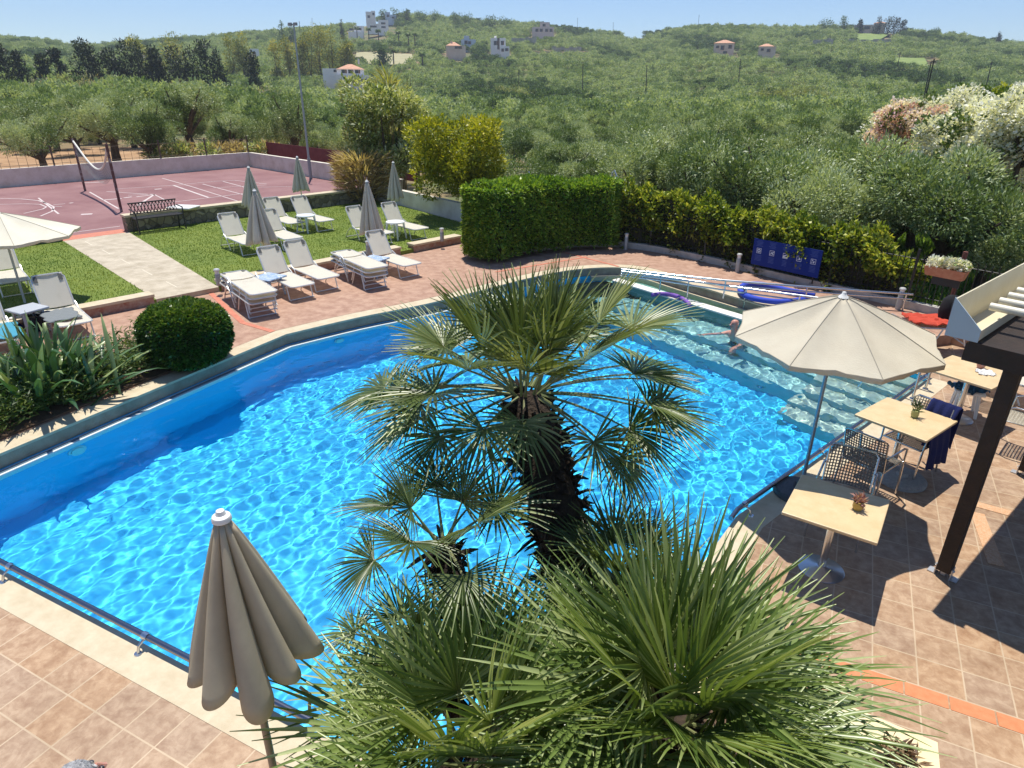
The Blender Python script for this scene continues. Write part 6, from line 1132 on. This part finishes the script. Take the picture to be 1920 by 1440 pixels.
def person(base, rz, label, pose, skinm=SKIN):
    e = empty('person', base, label, 'person', rz=rz); J = []; E = []
    def add(p, r_, par=None):
        J.append((p, r_)); 
        if par is not None: E.append((par, len(J)-1))
        return len(J)-1
    g_ = pose; pel = add(g_['pelvis'], (.155, .115)); wa = add(g_['waist'], (.14, .10), pel); chst = add(g_['chest'], (.165, .12), wa); nk = add(g_['neck'], (.058, .058), chst); jaw = add(g_['jaw'], (.062, .07), nk); hd = add(g_['head'], (.078, .095), jaw); add(g_['crown'], (.05, .06), hd)
    for s in ('L', 'R'):
        sh_ = add(g_['sh'+s], (.065, .065), chst); el = add(g_['el'+s], (.045, .045), sh_); wr = add(g_['wr'+s], (.030, .028), el); h0 = Vector(g_['wr'+s]); dr = (h0-Vector(g_['el'+s])).normalized(); pm_ = add(tuple(h0+dr*.06), (.034, .018), wr); sd = dr.cross(Vector((0, 0, 1))); sd = sd.normalized() if sd.length > .1 else Vector((1, 0, 0))
        for f in range(4): k1 = add(tuple(h0+dr*.11+sd*(f-1.5)*.021), (.010, .009), pm_); add(tuple(h0+dr*(.165-.008*abs(f-1.5))+sd*(f-1.5)*.024+Vector((0, 0, -.012))), (.008, .007), k1)
        t1 = add(tuple(h0+dr*.05-sd*.045), (.012, .011), wr); add(tuple(h0+dr*.085-sd*.065), (.010, .009), t1)
        hp = add(g_['hp'+s], (.095, .095), pel); kn = add(g_['kn'+s], (.058, .058), hp); an = add(g_['an'+s], (.038, .038), kn); add(g_['to'+s], (.04, .028), an)
    b = skin_mesh('body', J, E, skinm, e); b.cycles.is_caustics_receiver = True
    h = Vector(g_['head']); fw_ = Vector(g_['face']).normalized(); sd = fw_.cross(Vector((0, 0, 1))).normalized(); upv = sd.cross(fw_)
    f = MB().tube([h+fw_*.080+upv*.02, h+fw_*.112-upv*.02, h+fw_*.09-upv*.03], [.008, .016, .010], 8); f.build('nose', skinm, e, smooth=True)
    for s in (-1, 1): MB().lathe([(0, .011), (.008, .008), (.012, 0), (.008, -.008), (0, -.011)], 10, h+fw_*.082+sd*s*.032+upv*.012).build('eye', P('eye_dark%d' % (len(bpy.data.materials)), (.04, .03, .03), .3), e, smooth=True); MB().tube([h+sd*s*.078+upv*.02, h+sd*s*.09, h+sd*s*.08-upv*.03], [.008, .014, .008], 6).build('ear', skinm, e, smooth=True)
    MB().tube([h+fw_*.084-upv*.06+sd*-.022, h+fw_*.09-upv*.062, h+fw_*.084-upv*.06+sd*.022], .006, 6).build('mouth', P('lips%d' % (len(bpy.data.materials)), (.30, .09, .07), .5), e, smooth=True)
    return e, h, fw_, sd, upv
mp_ = U(1381, 600, .28); mb0 = Vector((mp_.x, mp_.y, WZ-.03)); cr2 = Vector(R[0])        # camera right
fwd_ = (-cr2*.85+Vector((0, 0, 0))+Vector((-R[2][0], -R[2][1], 0))*.45); fwd_.z = 0; fwd_.normalize(); ra = rz2(fwd_)-math.pi/2     # local +y is where he faces
pose = dict(pelvis=(0, -.14, -.42), waist=(0, -.10, -.26), chest=(0, -.05, -.06), neck=(0, .0, .12), jaw=(0, .035, .19), head=(0, .03, .30), crown=(0, .01, .375), face=(0, 1, -.05), shL=(-.18, -.03, .04), elL=(-.36, .16, -.04), wrL=(-.44, .38, -.01), shR=(.18, -.03, .04), elR=(.34, .18, -.08), wrR=(.36, .42, -.03), hpL=(-.10, -.12, -.48), knL=(-.14, .20, -.68), anL=(-.15, .02, -.84), toL=(-.16, .14, -.86), hpR=(.10, -.14, -.50), knR=(.14, .10, -.82), anR=(.14, -.20, -.86), toR=(.14, -.08, -.88))
e, h, f_, sd, upv = person(mb0, ra, 'bald man in the pool with bare reddened shoulders beside the ramp wall', pose)
mb = MB().tube([h+sd*-.075-f_*.02, h-f_*.085-upv*.01, h+sd*.075-f_*.02], [.014, .022, .014], 8); mb.build('hair', HAIRG, e, smooth=True); MB().tube([(-.02, -.14, -.38), (0, -.13, -.46), (.02, -.13, -.56)], [.16, .175, .12], 14).build('swim_shorts', TW('shorts_teal', (.02, .12, .14)), e, smooth=True)
hp_ = U(140, 1478, 1.62); pb_ = Vector((hp_.x, hp_.y, 0)); ff_ = Vector((R[2][0], R[2][1], 0)).normalized(); ra = rz2(ff_)-math.pi/2-.4
pose = dict(pelvis=(0, 0, .92), waist=(0, 0, 1.08), chest=(0, 0, 1.30), neck=(0, .0, 1.47), jaw=(0, .03, 1.54), head=(0, .02, 1.63), crown=(0, .0, 1.69), face=(0, 1, -.1), shL=(-.19, 0, 1.40), elL=(-.24, .02, 1.12), wrL=(-.22, .16, .92), shR=(.19, 0, 1.40), elR=(.24, .02, 1.12), wrR=(.22, .16, .92), hpL=(-.10, 0, .88), knL=(-.11, .03, .48), anL=(-.11, 0, .07), toL=(-.12, .14, .035), hpR=(.10, 0, .88), knR=(.11, .03, .48), anR=(.11, 0, .07), toR=(.12, .14, .035))
e, h, f_, sd, upv = person(pb_, ra, 'grey-haired person in a red top at the bottom left edge', pose)
rs = np.random.RandomState(9); hr = MB().lathe([(0, .098), (.042, .09), (.072, .058), (.086, .01), (.08, -.05), (.055, -.07)], 20, h+Vector((0, -.012, .005))); hr.build('hair', HAIRG, e, smooth=True)
n = 900; dd_ = unit(rs.normal(size=(n, 3))); dd_[:, 2] = np.abs(dd_[:, 2]); V, Fc, t = leaves(A(h)+A([0, -.012, 0])+dd_*A([.078, .085, .090]), unit(np.cross(dd_, A([.3, .2, 1]))+dd_*.05+rs.normal(size=(n, 3))*.15), .03, .0035, rs, rs.rand(n)); link('hair_strands', npmesh('hair_strands', V, Fc, t), LEAF('hair_strand', (.10, .10, .11), (.38, .39, .41), (.75, .76, .78), .1), e)
skin_mesh('shirt', [((0, 0, .95), (.17, .13)), ((0, 0, 1.12), (.155, .115)), ((0, 0, 1.31), (.18, .135)), ((0, 0, 1.42), (.09, .08)), ((-.195, 0, 1.405), (.078, .078)), ((-.22, .01, 1.24), (.07, .07)), ((.195, 0, 1.405), (.078, .078)), ((.22, .01, 1.24), (.07, .07))], [(0, 1), (1, 2), (2, 3), (2, 4), (4, 5), (2, 6), (6, 7)], TW('shirt_red', (.40, .08, .06)), e)
skin_mesh('trousers', [((0, 0, .93), (.165, .125)), ((-.10, 0, .86), (.105, .105)), ((-.11, .03, .48), (.075, .075)), ((-.11, 0, .12), (.06, .06)), ((.10, 0, .86), (.105, .105)), ((.11, .03, .48), (.075, .075)), ((.11, 0, .12), (.06, .06))], [(0, 1), (1, 2), (2, 3), (0, 4), (4, 5), (5, 6)], TW('cotton_blue', (.05, .07, .14)), e)

# ---------------------------------------------------------------- air
hb = MB().box((0, 300, 35), (1700, 1700, 80)); hz_o = hb.build('haze', None); hm = bpy.data.materials.new('haze'); hm.use_nodes = True; hn = hm.node_tree; hn.nodes.remove(hn.nodes['Principled BSDF'])
pv = hn.nodes.new('ShaderNodeVolumePrincipled'); pv.inputs['Density'].default_value = .00036; pv.inputs['Color'].default_value = (.80, .88, 1, 1); pv.inputs['Anisotropy'].default_value = .2; hn.links.new(pv.outputs[0], hn.nodes['Material Output'].inputs['Volume']); hz_o.data.materials.append(hm); hz_o['kind'] = 'stuff'; hz_o['label'] = 'light summer haze over the valley'

# ---------------------------------------------------------------- labels of look-alikes told apart by their order in the row
ORD = ['first', 'second', 'third', 'fourth', 'fifth', 'sixth', 'seventh', 'eighth', 'ninth', 'tenth', 'eleventh', 'twelfth', 'thirteenth', 'fourteenth', 'fifteenth', 'sixteenth', 'seventeenth', 'eighteenth', 'nineteenth', 'twentieth', 'twenty-first', 'twenty-second', 'twenty-third', 'twenty-fourth', 'twenty-fifth']
def order(pick, fmt):
    L = sorted([o for o in COL.objects if o.get('label') and pick(o)], key=lambda o: pxof(*o.location)[0])
    for k, o in enumerate(L[:25]): o['label'] = fmt % ORD[k]
order(lambda o: o['label'].startswith('dark ragged conifer'), 'dark ragged conifer, %s from the left in the far row')
order(lambda o: o['label'].startswith('tall yellow-green tree standing'), 'tall yellow-green slope tree, %s from the left of its group')
order(lambda o: o['label'].startswith('dark-trunked olive'), 'dark-trunked olive behind the court wall, %s from the left')
order(lambda o: o['label'].startswith('bushy olive'), 'bushy olive just beyond the black fence, %s from the left')
order(lambda o: o['label'].startswith('tree standing out on'), 'tree on the hill skyline, %s from the left')
order(lambda o: o['label'].startswith('pale yellowish reed thicket'), 'pale yellowish reed thicket in the valley, %s from the left')
order(lambda o: o['label'].startswith('small distant palm'), 'small distant palm by the hill villas, %s from the left')
order(lambda o: o['label'].startswith('dark wooden utility pole'), 'dark utility pole in the valley or on the ridge, %s from the left')
order(lambda o: o['label'].startswith('pale variegated shrub'), 'pale variegated shrub behind the court wall, %s from the left')
order(lambda o: o['label'].startswith('dry tan shrub'), 'dry tan shrub behind the court wall, %s from the left')
